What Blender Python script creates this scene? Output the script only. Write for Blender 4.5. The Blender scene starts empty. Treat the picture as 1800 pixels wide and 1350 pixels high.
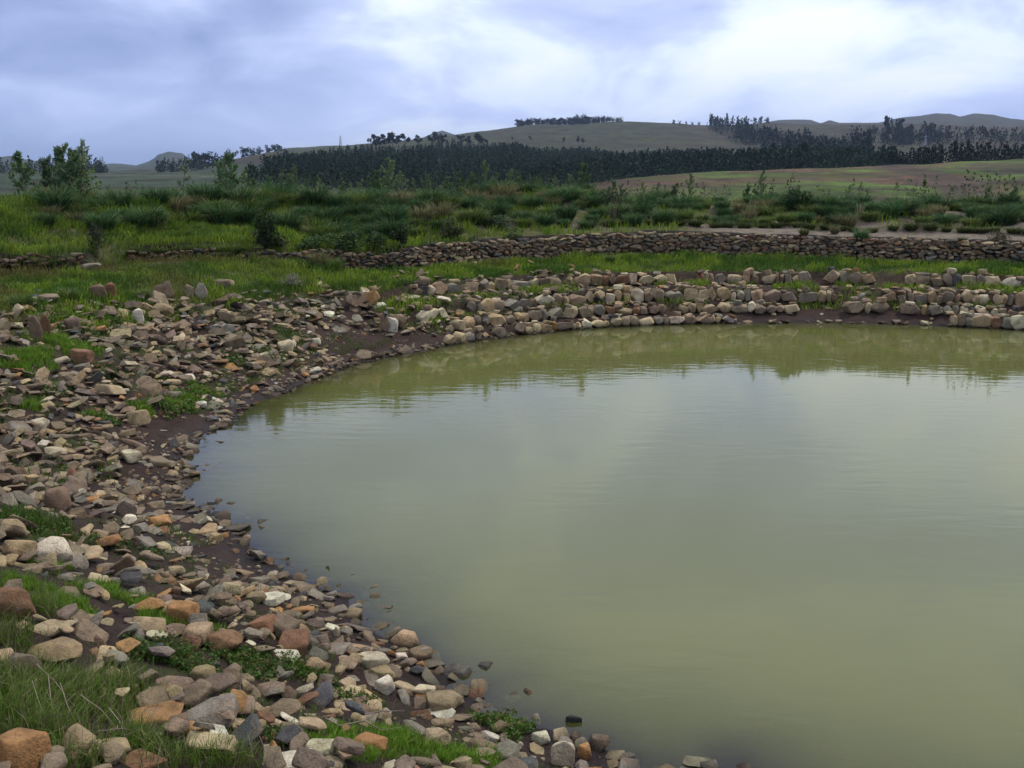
import bpy, bmesh, math, random
import numpy as np
from mathutils import Vector, Matrix, Euler
from mathutils import noise as mnoise

SEED = 7
rng = np.random.default_rng(SEED)
random.seed(SEED)
scene = bpy.context.scene
COL = scene.collection

# ------------------------------------------------------------------ camera
EYE = 4.0                      # eye height above the water (water is z = 0)
FPX = 1766.0                   # focal length in pixels of an 1800 px wide frame
PITCH = math.atan((675 - 298) / FPX)
cam_data = bpy.data.cameras.new('camera')
cam = bpy.data.objects.new('camera', cam_data)
COL.objects.link(cam)
cam.location = (0, 0, EYE)
cam.rotation_euler = (math.radians(90) - PITCH, 0, 0)
cam_data.sensor_width = 36.0
cam_data.lens = 36.0 * FPX / 1800.0
cam_data.clip_start = 0.05
cam_data.clip_end = 30000
scene.camera = cam

# ------------------------------------------------------------------ world and sun
SUN_EL, SUN_AZ = math.radians(58), math.radians(62)      # azimuth clockwise from +Y
world = bpy.data.worlds.new('World')
scene.world = world
world.use_nodes = True
wt = world.node_tree
wt.nodes.clear()
def wn(t, **kw):
    n = wt.nodes.new(t)
    for k, v in kw.items():
        setattr(n, k, v)
    return n
def wl(a, b):
    wt.links.new(a, b)
def wmath(op, a, b=None, c=None):
    n = wn('ShaderNodeMath', operation=op)
    for i, v in enumerate((a, b, c)):
        if v is None:
            continue
        if isinstance(v, (int, float)):
            n.inputs[i].default_value = v
        else:
            wl(v, n.inputs[i])
    return n.outputs[0]
w_out = wn('ShaderNodeOutputWorld')
w_bg = wn('ShaderNodeBackground')
w_bg.inputs['Strength'].default_value = 0.1
wl(w_bg.outputs[0], w_out.inputs[0])
w_sky = wn('ShaderNodeTexSky', sky_type='NISHITA', sun_disc=False)
w_sky.sun_elevation = SUN_EL
w_sky.sun_rotation = SUN_AZ
w_sky.altitude = 2400
w_tc = wn('ShaderNodeTexCoord')
w_sep = wn('ShaderNodeSeparateXYZ')
wl(w_tc.outputs['Generated'], w_sep.inputs[0])
dz = wmath('MAXIMUM', w_sep.outputs[2], 0.0)
den = wmath('ADD', dz, 0.34)
cpx = wmath('DIVIDE', w_sep.outputs[0], den)
cpy = wmath('DIVIDE', w_sep.outputs[1], den)
w_comb = wn('ShaderNodeCombineXYZ')
wl(cpx, w_comb.inputs[0]); wl(cpy, w_comb.inputs[1])
def wnoise(scale, detail, rough, dist, off):
    m = wn('ShaderNodeMapping')
    m.inputs['Location'].default_value = off
    wl(w_comb.outputs[0], m.inputs[0])
    n = wn('ShaderNodeTexNoise')
    n.inputs['Scale'].default_value = scale
    n.inputs['Detail'].default_value = detail
    n.inputs['Roughness'].default_value = rough
    n.inputs['Distortion'].default_value = dist
    wl(m.outputs[0], n.inputs['Vector'])
    return n.outputs['Fac']
CLOUD_OFF = (9.53, 36.59, 0.0)
n_big = wnoise(1.1, 3, 0.5, 0.3, CLOUD_OFF)
n_mid = wnoise(2.6, 6, 0.5, 0.5, (6.55, 32.19, 0))
n_fine = wnoise(9.0, 6, 0.6, 0.2, (1.3, 5.1, 0))
# where the cloud deck is thin it is bright: one broad thin part ahead, the deck thickens towards the west
LOBE = Vector((math.sin(math.radians(13)), math.cos(math.radians(13)), 0.25)).normalized()
w_dot = wn('ShaderNodeVectorMath', operation='DOT_PRODUCT')
wl(w_tc.outputs['Generated'], w_dot.inputs[0])
w_dot.inputs[1].default_value = LOBE
w_lobe = wn('ShaderNodeMapRange', interpolation_type='SMOOTHSTEP')
w_lobe.inputs['From Min'].default_value = 0.74
w_lobe.inputs['From Max'].default_value = 1.0
wl(w_dot.outputs['Value'], w_lobe.inputs['Value'])
t1 = wmath('MULTIPLY', wmath('SUBTRACT', n_big, 0.5), 0.7)
t2 = wmath('MULTIPLY', wmath('SUBTRACT', n_mid, 0.5), 1.35)
t3 = wmath('MULTIPLY', wmath('SUBTRACT', n_fine, 0.5), 0.14)
t4 = wmath('MULTIPLY', w_lobe.outputs[0], 0.61)
cl = wmath('ADD', wmath('ADD', t1, t2), wmath('ADD', t3, t4))
cl = wmath('ADD', cl, 0.19)
w_ramp = wn('ShaderNodeValToRGB')
er = w_ramp.color_ramp
er.elements[0].position = 0.12
er.elements[0].color = (0.205, 0.275, 0.53, 1)
er.elements[1].position = 0.95
er.elements[1].color = (0.90, 0.95, 1.0, 1)
e = er.elements.new(0.45); e.color = (0.385, 0.47, 0.755, 1)
e = er.elements.new(0.66); e.color = (0.55, 0.64, 0.93, 1)
e = er.elements.new(0.80); e.color = (0.76, 0.85, 1.0, 1)
wl(cl, w_ramp.inputs[0])
# the deck greys towards the horizon
w_hz = wn('ShaderNodeMapRange', interpolation_type='SMOOTHSTEP')
w_hz.inputs['From Min'].default_value = 0.0
w_hz.inputs['From Max'].default_value = 0.14
w_hz.inputs['To Min'].default_value = 0.55
w_hz.inputs['To Max'].default_value = 0.0
wl(w_sep.outputs[2], w_hz.inputs['Value'])
w_hm = wn('ShaderNodeMix', data_type='RGBA')
wl(w_hz.outputs[0], w_hm.inputs['Factor'])
wl(w_ramp.outputs[0], w_hm.inputs['A'])
w_hm.inputs['B'].default_value = (0.43, 0.53, 0.86, 1)
w_scale = wn('ShaderNodeVectorMath', operation='SCALE')
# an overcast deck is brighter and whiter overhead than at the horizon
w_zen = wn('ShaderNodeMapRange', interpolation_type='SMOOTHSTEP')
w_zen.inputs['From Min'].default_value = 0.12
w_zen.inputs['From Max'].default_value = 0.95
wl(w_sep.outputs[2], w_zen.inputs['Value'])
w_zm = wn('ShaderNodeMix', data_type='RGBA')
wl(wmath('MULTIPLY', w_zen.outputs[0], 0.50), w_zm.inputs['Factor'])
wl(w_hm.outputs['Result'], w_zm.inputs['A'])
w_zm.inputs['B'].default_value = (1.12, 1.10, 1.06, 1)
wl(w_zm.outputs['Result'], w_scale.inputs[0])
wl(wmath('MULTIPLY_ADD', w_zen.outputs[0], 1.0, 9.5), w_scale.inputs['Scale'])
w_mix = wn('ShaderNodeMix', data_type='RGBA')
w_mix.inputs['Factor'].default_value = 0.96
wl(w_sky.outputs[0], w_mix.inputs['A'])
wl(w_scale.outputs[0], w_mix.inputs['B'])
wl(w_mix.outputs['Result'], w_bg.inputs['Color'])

sun_data = bpy.data.lights.new('sun', 'SUN')
sun_data.energy = 1.5
sun_data.angle = math.radians(10)
sun_data.color = (1.0, 0.95, 0.87)
sun = bpy.data.objects.new('sun', sun_data)
COL.objects.link(sun)
sd = Vector((math.sin(SUN_AZ) * math.cos(SUN_EL), math.cos(SUN_AZ) * math.cos(SUN_EL), math.sin(SUN_EL)))
sun.rotation_euler = sd.to_track_quat('Z', 'Y').to_euler()

scene.view_settings.view_transform = 'Standard'
scene.view_settings.look = 'None'
scene.view_settings.exposure = 0.40
scene.view_settings.gamma = 1.0
scene.view_settings.use_curve_mapping = False
scene.render.engine = 'CYCLES'
scene.cycles.use_denoising = True
scene.cycles.max_bounces = 6
scene.cycles.diffuse_bounces = 3
scene.cycles.volume_bounces = 0
scene.cycles.transparent_max_bounces = 6

# ------------------------------------------------------------------ numpy helpers
def hash2(ix, iy, s=0):
    h = (ix.astype(np.int64) * 374761393 + iy.astype(np.int64) * 668265263 + s * 974711) & 0x7fffffff
    h = ((h ^ (h >> 13)) * 1274126177) & 0x7fffffff
    return ((h ^ (h >> 16)) & 0xffff) / 65535.0
def vnoise(x, y, s=0):
    ix, iy = np.floor(x), np.floor(y)
    fx, fy = x - ix, y - iy
    fx = fx * fx * (3 - 2 * fx); fy = fy * fy * (3 - 2 * fy)
    a = hash2(ix, iy, s); b = hash2(ix + 1, iy, s); c = hash2(ix, iy + 1, s); d = hash2(ix + 1, iy + 1, s)
    return (a * (1 - fx) + b * fx) * (1 - fy) + (c * (1 - fx) + d * fx) * fy
def fbm(x, y, s=0, o=4):
    v = 0; a = 0.5; t = 0
    for k in range(o):
        v = v + a * vnoise(x, y, s + k * 17); t += a
        x = x * 2.03 + 5.2; y = y * 2.03 + 1.3; a *= 0.5
    return v / t
def sstep(a, b, x):
    t = np.clip((x - a) / (b - a), 0, 1)
    return t * t * (3 - 2 * t)
def lerp(a, b, t):
    return a + (b - a) * t
SP, CP = math.sin(PITCH), math.cos(PITCH)
def ray(px, py):
    u = (px - 900) / FPX; v = (675 - py) / FPX
    return u, CP + v * SP, v * CP - SP          # x, y, z of the view ray
def flat_at(px, py, z=0.0):
    dx, dy, dz_ = ray(px, py)
    t = (z - EYE) / dz_
    return np.array([dx * t, dy * t])
def pix_of(x, y, z):
    zc = y * CP - (z - EYE) * SP
    yc = y * SP + (z - EYE) * CP
    return 900 + FPX * x / zc, 675 - FPX * yc / zc

# ------------------------------------------------------------------ shoreline and terrain height
SH_PX = [(1330, 1372), (1160, 1362), (1045, 1335), (985, 1302), (880, 1263), (815, 1218), (770, 1182), (705, 1140), (645, 1092), (600, 1050),
         (530, 1028), (472, 992), (440, 950), (420, 925), (370, 900), (337, 868), (327, 820), (345, 780), (376, 745), (430, 715), (500, 685),
         (570, 657), (625, 637), (700, 621), (800, 604), (900, 590), (960, 583), (1040, 575), (1150, 570), (1300, 567), (1500, 567), (1650, 572), (1800, 579), (1950, 590)]
shore = [flat_at(*p) for p in SH_PX]
N_FRAME = len(shore)
shore += [np.array(p) for p in [(19.5, 21.0), (21.5, 17.5), (22.0, 13.0), (20.0, 8.5), (16.0, 5.6), (11.0, 4.4), (6.5, 4.5), (3.6, 5.2)]]
shore = np.array(shore)
def chaikin(p, n=2):
    for _ in range(n):
        q = np.roll(p, -1, axis=0)
        p = np.stack([0.75 * p + 0.25 * q, 0.25 * p + 0.75 * q], 1).reshape(-1, 2)
    return p
SHORE = chaikin(shore, 1)
SHORE = SHORE + (np.random.default_rng(19).random(SHORE.shape) - .5) * np.where(SHORE[:, 1:2] < 17, .30, .16)
def sdist(x, y):
    """distance to the shoreline, positive on land; and the index of the nearest shoreline point"""
    x = np.asarray(x, float); y = np.asarray(y, float)
    best = np.full(x.shape, 1e9); bx = np.zeros(x.shape); by = np.zeros(x.shape)
    inside = np.zeros(x.shape, bool)
    n = len(SHORE)
    for i in range(n):
        ax, ay = SHORE[i]; cx, cy = SHORE[(i + 1) % n]
        ex, ey = cx - ax, cy - ay
        t = np.clip(((x - ax) * ex + (y - ay) * ey) / (ex * ex + ey * ey), 0, 1)
        qx, qy = ax + t * ex, ay + t * ey
        d = (x - qx) ** 2 + (y - qy) ** 2
        m = d < best
        best = np.where(m, d, best); bx = np.where(m, qx, bx); by = np.where(m, qy, by)
        c = ((ay > y) != (cy > y)) & (x < (cx - ax) * (y - ay) / (cy - ay + 1e-12) + ax)
        inside ^= c
    d = np.sqrt(best)
    return np.where(inside, -d, d), bx, by
# wall line y = yw(x)
WALL_PX = [(-500, 520, 1.92), (-150, 488, 1.90), (0, 478, 1.88), (145, 470, 1.87), (230, 457, 1.85), (440, 451, 1.82), (580, 450, 1.78), (700, 450, 1.70), (900, 449, 1.54),
           (1150, 448, 1.42), (1400, 455, 1.32), (1600, 461, 1.26), (1800, 468, 1.23), (2050, 478, 1.22), (2500, 505, 1.22)]
WXY = np.array([flat_at(a, b, c) for a, b, c in WALL_PX])
WPX = np.array([a for a, b, c in WALL_PX], float)
WZ = np.array([c for a, b, c in WALL_PX], float)
def yw(x):
    return np.interp(x, WXY[:, 0], WXY[:, 1])
def wpx(x):
    return np.interp(x, WXY[:, 0], WPX)
def wall_h(x):
    p = wpx(x)
    return np.interp(p, [-200, 0, 145, 230, 440, 560, 700, 900, 1150, 1500, 1800, 2200], [.40, .38, .36, .36, .38, .42, .52, .62, .70, .68, .68, .68])
def wall_ramp(x):
    p = wpx(x)
    return np.interp(p, [-100, 0, 140, 160, 220, 235, 430, 460, 690, 720, 3000], [.4, .4, .4, 1.6, 1.6, .4, .4, 1.2, .8, .3, .3])
def crest(x):
    p = wpx(x)
    return np.interp(p, [-200, 0, 150, 300, 600, 900, 1000, 1200, 1500, 1800, 2200], [3.15, 3.15, 3.25, 3.20, 3.08, 2.98, 2.84, 2.62, 2.50, 2.46, 2.45])
def tweight(bx, by):
    """how far the shore is stepped in stone courses (far side) rather than a rubble slope (near and west side)"""
    return sstep(-2.7, -0.6, bx) * sstep(17.5, 20.5, by)
C_D = [0.06, 0.52, 1.02, 2.20]           # distance of each stone course from the water
C_B = [0.00, 0.22, 0.48, 0.82]           # ground at its foot
C_T = [0.20, 0.46, 0.78, 1.12]           # ground at its top
def height(x, y, fine=True):
    x = np.asarray(x, float); y = np.asarray(y, float)
    d, bx, by = sdist(x, y)
    dd = np.maximum(d, 0)
    wob = (fbm(x * 0.5, y * 0.5, 3, 3) - 0.5)
    bank = np.interp(dd, [0, .45, 2.5, 4.7, 6.2, 14], [0, .09, .84, 1.62, 1.80, 1.9])
    near = np.interp(dd, [0, .4, 3.0, 5.6, 7.5, 20], [0, .07, 1.15, 2.32, 2.45, 2.6])
    nw = 1 - sstep(5.5, 11.5, y)
    bank = lerp(bank, near, nw)
    ofs = 0.16
    xs = [0]; zs = [0]
    for a, b, t in zip(C_D, C_B, C_T):
        xs += [a + ofs, a + ofs + 0.08]; zs += [b + 0.02, t]
    xs += [2.6, 3.6, 4.6, 9, 20]; zs += [1.14, 1.28, 1.40, 1.5, 1.6]
    ter = np.interp(dd, xs, zs)
    east = -0.17 * sstep(4, 13, bx) * sstep(2.7, 4.6, dd)
    # the lowest course has slumped to a mud bank on the east part of the far shore
    slump = sstep(5.6, 6.6, bx) * (1 - sstep(11.1, 11.6, bx))
    mud = np.interp(dd, [0, .15, .75, 1.2, 1.4, 2.3, 2.5, 3.6, 4.6, 9, 20], [0, .05, .30, .5, .74, .82, 1.1, 1.28, 1.40, 1.5, 1.6])
    ter = lerp(ter, mud, slump) + east
    tw = tweight(bx, by)
    z = lerp(bank, ter, tw)
    z = z + wob * 0.16 * sstep(0.2, 2, dd) * (1 - 0.7 * tw)
    # behind the wall line
    b = y - yw(x)
    ysel = sstep(14, 17, y)
    z = z + ysel * sstep(0.05, 1.0, (b - 0.08) / wall_ramp(x)) * wall_h(x)
    base = np.interp(x, WXY[:, 0], WZ) + wall_h(x)
    hump = (fbm(x * 0.55, y * 0.55, 9, 4) - 0.5)
    z = z + ysel * sstep(0.8, 6.0, b) * (crest(x) - base) + ysel * sstep(1.0, 4.0, b) * hump * 0.8
    z = lerp(z, -0.8, ysel * sstep(8.5, 15.5, b))
    z = lerp(z, -0.8, np.maximum(sstep(26, 33, np.abs(x - 3)) * 1.0, sstep(-7, -14, y)))
    if fine:
        z = z + (fbm(x * 3.0, y * 3.0, 21, 3) - 0.5) * 0.07 * sstep(0.05, 0.6, dd)
    # pond bed
    bed = -np.interp(-np.minimum(d, 0), [0, 1, 3, 8, 20], [0.0, .20, .75, 1.8, 2.4]) + (fbm(x * 2, y * 2, 5, 3) - 0.5) * 0.06
    return np.where(d > 0, z, bed)
def h1(x, y):
    return float(height(np.array([x]), np.array([y]))[0])
def ground_at(px, py):
    dx, dy, dz_ = ray(px, py)
    t = np.linspace(2.0, 62, 1600)
    zz = EYE + dz_ * t
    g = height(dx * t, dy * t)
    k = np.argmax(zz < np.maximum(g, -0.02))
    if k == 0:
        k = len(t) - 1
    return float(dx * t[k]), float(dy * t[k]), float(g[k])

# ------------------------------------------------------------------ materials
def new_mat(name):
    m = bpy.data.materials.new(name)
    m.use_nodes = True
    nt = m.node_tree
    nt.nodes.clear()
    out = nt.nodes.new('ShaderNodeOutputMaterial')
    return m, nt, out
def N(nt, t, ins=None, **kw):
    n = nt.nodes.new(t)
    for k, v in kw.items():
        setattr(n, k, v)
    for k, v in (ins or {}).items():
        if hasattr(v, 'is_output') or hasattr(v, 'node'):
            nt.links.new(v, n.inputs[k])
        else:
            n.inputs[k].default_value = v
    return n
def noise(nt, vec, scale, detail=4, rough=0.55, dist=0.0):
    n = N(nt, 'ShaderNodeTexNoise', {'Scale': scale, 'Detail': detail, 'Roughness': rough, 'Distortion': dist})
    nt.links.new(vec, n.inputs['Vector'])
    return n
def ramp(nt, fac, stops):
    r = nt.nodes.new('ShaderNodeValToRGB')
    nt.links.new(fac, r.inputs[0])
    els = r.color_ramp.elements
    while len(els) < len(stops):
        els.new(0.5)
    for e_, (p, c) in zip(els, stops):
        e_.position = p
        e_.color = c if len(c) == 4 else (*c, 1)
    return r.outputs[0]
def mix(nt, fac, a, b, mode='MIX'):
    n = N(nt, 'ShaderNodeMix', data_type='RGBA', blend_type=mode)
    for k, v in (('Factor', fac), ('A', a), ('B', b)):
        s = n.inputs[k]
        if k != 'Factor':
            s = [i for i in n.inputs if i.name == k and i.type == 'RGBA'][0]
        else:
            s = n.inputs[0]
        if hasattr(v, 'node'):
            nt.links.new(v, s)
        else:
            s.default_value = v if not isinstance(v, tuple) or len(v) == 4 else (*v, 1)
    return [o for o in n.outputs if o.type == 'RGBA'][0]
def gray(v):
    return (v, v, v, 1)

def stone_mat(name, by_attr):
    m, nt, out = new_mat(name)
    geo = N(nt, 'ShaderNodeNewGeometry')
    pos = geo.outputs['Position']
    if by_attr:
        base = N(nt, 'ShaderNodeAttribute', attribute_name='Col').outputs['Color']
    else:
        base = N(nt, 'ShaderNodeObjectInfo').outputs['Color']
    n1 = noise(nt, pos, 9, 5, 0.6)
    n2 = noise(nt, pos, 55, 4, 0.65)
    n3 = noise(nt, pos, 4.5, 3, 0.5, 0.5)
    c = mix(nt, 1.0, base, ramp(nt, n1.outputs['Fac'], [(0.3, gray(0.62)), (0.5, gray(1.0)), (0.72, gray(1.25))]), 'MULTIPLY')
    c = mix(nt, 1.0, c, ramp(nt, n2.outputs['Fac'], [(0.3, gray(0.72)), (0.55, gray(1.0)), (0.75, gray(1.18))]), 'MULTIPLY')
    stain = ramp(nt, n3.outputs['Fac'], [(0.55, gray(0)), (0.72, gray(0.55))])
    c = mix(nt, stain, c, (0.20, 0.115, 0.055))
    n4 = noise(nt, pos, 14, 4, 0.6)
    lich = ramp(nt, n4.outputs['Fac'], [(0.62, gray(0)), (0.70, gray(0.35))])
    c = mix(nt, lich, c, (0.36, 0.35, 0.30))
    vor = N(nt, 'ShaderNodeTexVoronoi', {'Scale': 11.0}, feature='DISTANCE_TO_EDGE')
    wp = mix(nt, 0.12, pos, n1.outputs['Color'])
    nt.links.new(wp, vor.inputs['Vector'])
    crk = ramp(nt, vor.outputs['Distance'], [(0.0, gray(0.45)), (0.035, gray(1.0))])
    cm = ramp(nt, n3.outputs['Fac'], [(0.42, gray(0.0)), (0.58, gray(1.0))])
    c = mix(nt, 1.0, c, mix(nt, cm, gray(1.0), crk), 'MULTIPLY')
    n5 = noise(nt, pos, 2.2, 3, 0.6)
    c = mix(nt, 1.0, c, ramp(nt, n5.outputs['Fac'], [(0.35, gray(0.72)), (0.65, gray(1.15))]), 'MULTIPLY')
    # stones standing in the water are wet and dark
    sz = N(nt, 'ShaderNodeSeparateXYZ', {0: pos})
    wz = N(nt, 'ShaderNodeMath', {0: n1.outputs['Fac'], 1: -0.05, 2: sz.outputs[2]}, operation='MULTIPLY_ADD')
    wet = N(nt, 'ShaderNodeMapRange', {'Value': wz.outputs[0], 'From Min': -0.01, 'From Max': 0.05, 'To Min': 0.38, 'To Max': 1.0})
    c = mix(nt, 1.0, c, wet.outputs[0], 'MULTIPLY')
    bsdf = N(nt, 'ShaderNodeBsdfPrincipled', {'Roughness': 0.85})
    bsdf.inputs['Specular IOR Level'].default_value = 0.3
    nt.links.new(c, bsdf.inputs['Base Color'])
    hsum = N(nt, 'ShaderNodeMath', {0: n1.outputs['Fac'], 1: n2.outputs['Fac']}, operation='ADD')
    bp = N(nt, 'ShaderNodeBump', {'Strength': 0.55, 'Distance': 0.03, 'Height': hsum.outputs[0]})
    nt.links.new(bp.outputs[0], bsdf.inputs['Normal'])
    nt.links.new(bsdf.outputs[0], out.inputs[0])
    return m
MAT_STONE = stone_mat('weathered_stone', False)
MAT_RUBBLE = stone_mat('weathered_rubble', True)

def leaf_mat(name, rand=0.25, trans=0.3, spec=0.25):
    m, nt, out = new_mat(name)
    col = N(nt, 'ShaderNodeAttribute', attribute_name='Col').outputs['Color']
    oi = N(nt, 'ShaderNodeObjectInfo')
    hs = N(nt, 'ShaderNodeHueSaturation', {'Color': col})
    mr = N(nt, 'ShaderNodeMapRange', {'Value': oi.outputs['Random'], 'To Min': 1 - rand, 'To Max': 1 + rand})
    nt.links.new(mr.outputs[0], hs.inputs['Value'])
    b = N(nt, 'ShaderNodeBsdfPrincipled', {'Roughness': 0.6, 'Base Color': hs.outputs[0]})
    b.inputs['Specular IOR Level'].default_value = spec
    t = N(nt, 'ShaderNodeBsdfTranslucent', {'Color': hs.outputs[0]})
    mx = N(nt, 'ShaderNodeMixShader', {0: trans, 1: b.outputs[0], 2: t.outputs[0]})
    nt.links.new(mx.outputs[0], out.inputs[0])
    return m
MAT_GRASS = leaf_mat('grass_blades', 0.0, 0.3)
MAT_LEAF = leaf_mat('leaves', 0.22, 0.3)
MAT_FAR = leaf_mat('far_foliage', 0.18, 0.15, 0.1)

def bark_mat():
    m, nt, out = new_mat('bark')
    geo = N(nt, 'ShaderNodeNewGeometry')
    n1 = noise(nt, geo.outputs['Position'], 12, 4)
    c = ramp(nt, n1.outputs['Fac'], [(0.3, (0.09, 0.07, 0.05)), (0.7, (0.24, 0.20, 0.15))])
    b = N(nt, 'ShaderNodeBsdfPrincipled', {'Roughness': 0.9, 'Base Color': c})
    nt.links.new(b.outputs[0], out.inputs[0])
    return m
MAT_BARK = bark_mat()
def plain_mat(name, col, rough=0.8):
    m, nt, out = new_mat(name)
    geo = N(nt, 'ShaderNodeNewGeometry')
    n1 = noise(nt, geo.outputs['Position'], 20, 4)
    c = mix(nt, 1.0, (*col, 1), ramp(nt, n1.outputs['Fac'], [(0.3, gray(0.75)), (0.7, gray(1.15))]), 'MULTIPLY')
    b = N(nt, 'ShaderNodeBsdfPrincipled', {'Roughness': rough, 'Base Color': c})
    nt.links.new(b.outputs[0], out.inputs[0])
    return m
MAT_DRY = plain_mat('dry_stalk', (0.30, 0.26, 0.18))
MAT_TWIG = plain_mat('dead_twig', (0.20, 0.15, 0.12))
MAT_STEEL = plain_mat('galvanised_steel', (0.35, 0.36, 0.38), 0.5)
MAT_WHITEWALL = plain_mat('whitewash', (0.75, 0.74, 0.70))
MAT_TINROOF = plain_mat('tin_roof', (0.30, 0.29, 0.29), 0.5)

def ground_mat():
    m, nt, out = new_mat('bank_soil')
    geo = N(nt, 'ShaderNodeNewGeometry')
    pos = geo.outputs['Position']
    col = N(nt, 'ShaderNodeAttribute', attribute_name='Col').outputs['Color']
    wet = N(nt, 'ShaderNodeAttribute', attribute_name='Wet').outputs['Fac']
    n1 = noise(nt, pos, 3.5, 6, 0.6)
    n2 = noise(nt, pos, 26, 6, 0.7)
    c = mix(nt, 1.0, col, ramp(nt, n1.outputs['Fac'], [(0.3, gray(0.65)), (0.5, gray(1)), (0.7, gray(1.3))]), 'MULTIPLY')
    c = mix(nt, 1.0, c, ramp(nt, n2.outputs['Fac'], [(0.3, gray(0.6)), (0.5, gray(1)), (0.7, gray(1.35))]), 'MULTIPLY')
    wd = ramp(nt, wet, [(0.35, gray(1.0)), (0.95, gray(0.5))])
    c = mix(nt, 1.0, c, wd, 'MULTIPLY')
    b = N(nt, 'ShaderNodeBsdfPrincipled', {'Base Color': c})
    rg = N(nt, 'ShaderNodeMapRange', {'Value': wet, 'To Min': 0.95, 'To Max': 0.55})
    nt.links.new(rg.outputs[0], b.inputs['Roughness'])
    b.inputs['Specular IOR Level'].default_value = 0.3
    s = N(nt, 'ShaderNodeMath', {0: n1.outputs['Fac'], 1: n2.outputs['Fac']}, operation='ADD')
    bp = N(nt, 'ShaderNodeBump', {'Strength': 1.0, 'Distance': 0.09, 'Height': s.outputs[0]})
    nt.links.new(bp.outputs[0], b.inputs['Normal'])
    nt.links.new(b.outputs[0], out.inputs[0])
    return m
MAT_GROUND = ground_mat()
def hill_mat():
    m, nt, out = new_mat('hill_grazing')
    geo = N(nt, 'ShaderNodeNewGeometry')
    pos = geo.outputs['Position']
    col = N(nt, 'ShaderNodeAttribute', attribute_name='Col').outputs['Color']
    mp = N(nt, 'ShaderNodeMapping', {'Scale': (1.0, 0.45, 1.0)})
    nt.links.new(pos, mp.inputs[0])
    n1 = noise(nt, mp.outputs[0], 0.05, 8, 0.68)
    n2 = noise(nt, mp.outputs[0], 0.5, 6, 0.7)
    c = mix(nt, 1.0, col, ramp(nt, n1.outputs['Fac'], [(0.32, gray(0.42)), (0.5, gray(1)), (0.68, gray(1.45))]), 'MULTIPLY')
    c = mix(nt, 1.0, c, ramp(nt, n2.outputs['Fac'], [(0.3, gray(0.5)), (0.5, gray(1)), (0.7, gray(1.4))]), 'MULTIPLY')
    mp2 = N(nt, 'ShaderNodeMapping', {'Scale': (0.055, 0.022, 1.0), 'Rotation': (0, 0, 0.12)})
    nt.links.new(pos, mp2.inputs[0])
    n3 = noise(nt, mp2.outputs[0], 1.0, 9, 0.66, 0.6)
    c = mix(nt, ramp(nt, n3.outputs['Fac'], [(0.53, gray(0)), (0.60, gray(0.72))]), c, (0.034, 0.025, 0.017))
    mp3 = N(nt, 'ShaderNodeMapping', {'Scale': (0.028, 0.014, 1.0), 'Location': (7, 3, 0)})
    nt.links.new(pos, mp3.inputs[0])
    n4 = noise(nt, mp3.outputs[0], 1.0, 8, 0.62, 0.4)
    c = mix(nt, ramp(nt, n4.outputs['Fac'], [(0.56, gray(0)), (0.66, gray(0.55))]), c, (0.062, 0.088, 0.014))
    b = N(nt, 'ShaderNodeBsdfPrincipled', {'Base Color': c, 'Roughness': 0.95})
    b.inputs['Specular IOR Level'].default_value = 0.1
    nt.links.new(b.outputs[0], out.inputs[0])
    return m
MAT_HILL = hill_mat()

def water_mat():
    m, nt, out = new_mat('turbid_pond_water')
    geo = N(nt, 'ShaderNodeNewGeometry')
    dep = N(nt, 'ShaderNodeAttribute', attribute_name='Depth').outputs['Fac']
    mp = N(nt, 'ShaderNodeMapping', {'Scale': (0.8, 2.6, 1.0), 'Rotation': (0, 0, math.radians(8))})
    nt.links.new(geo.outputs['Position'], mp.inputs[0])
    r1 = noise(nt, mp.outputs[0], 1.9, 3, 0.45, 0.4)
    mp2 = N(nt, 'ShaderNodeMapping', {'Scale': (0.25, 0.4, 1.0)})
    nt.links.new(geo.outputs['Position'], mp2.inputs[0])
    r2 = noise(nt, mp2.outputs[0], 1.0, 3, 0.5)
    patch = N(nt, 'ShaderNodeMapRange', {'Value': r2.outputs['Fac'], 'From Min': 0.35, 'From Max': 0.68, 'To Min': 0.22, 'To Max': 1.25})
    bp = N(nt, 'ShaderNodeBump', {'Distance': 0.0033, 'Height': r1.outputs['Fac']})
    nt.links.new(patch.outputs[0], bp.inputs['Strength'])
    # suspended clay and algae make it nearly opaque; a hand's depth still shows the bed
    murk = N(nt, 'ShaderNodeBsdfDiffuse', {'Color': (0.130, 0.138, 0.041, 1)})
    tr = N(nt, 'ShaderNodeBsdfTransparent', {'Color': (0.80, 0.78, 0.72, 1)})
    ex = N(nt, 'ShaderNodeMath', {0: dep, 1: -8.0}, operation='MULTIPLY')
    ee = N(nt, 'ShaderNodeMath', {0: ex.outputs[0]}, operation='EXPONENT')
    body = N(nt, 'ShaderNodeMixShader', {0: ee.outputs[0], 1: murk.outputs[0], 2: tr.outputs[0]})
    fr = N(nt, 'ShaderNodeFresnel', {'IOR': 1.333, 'Normal': bp.outputs[0]})
    gl = N(nt, 'ShaderNodeBsdfGlossy', {'Color': (1, 1, 1, 1), 'Roughness': 0.03, 'Normal': bp.outputs[0]})
    mx = N(nt, 'ShaderNodeMixShader', {0: fr.outputs[0], 1: body.outputs[0], 2: gl.outputs[0]})
    nt.links.new(mx.outputs[0], out.inputs[0])
    return m
MAT_WATER = water_mat()

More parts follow.
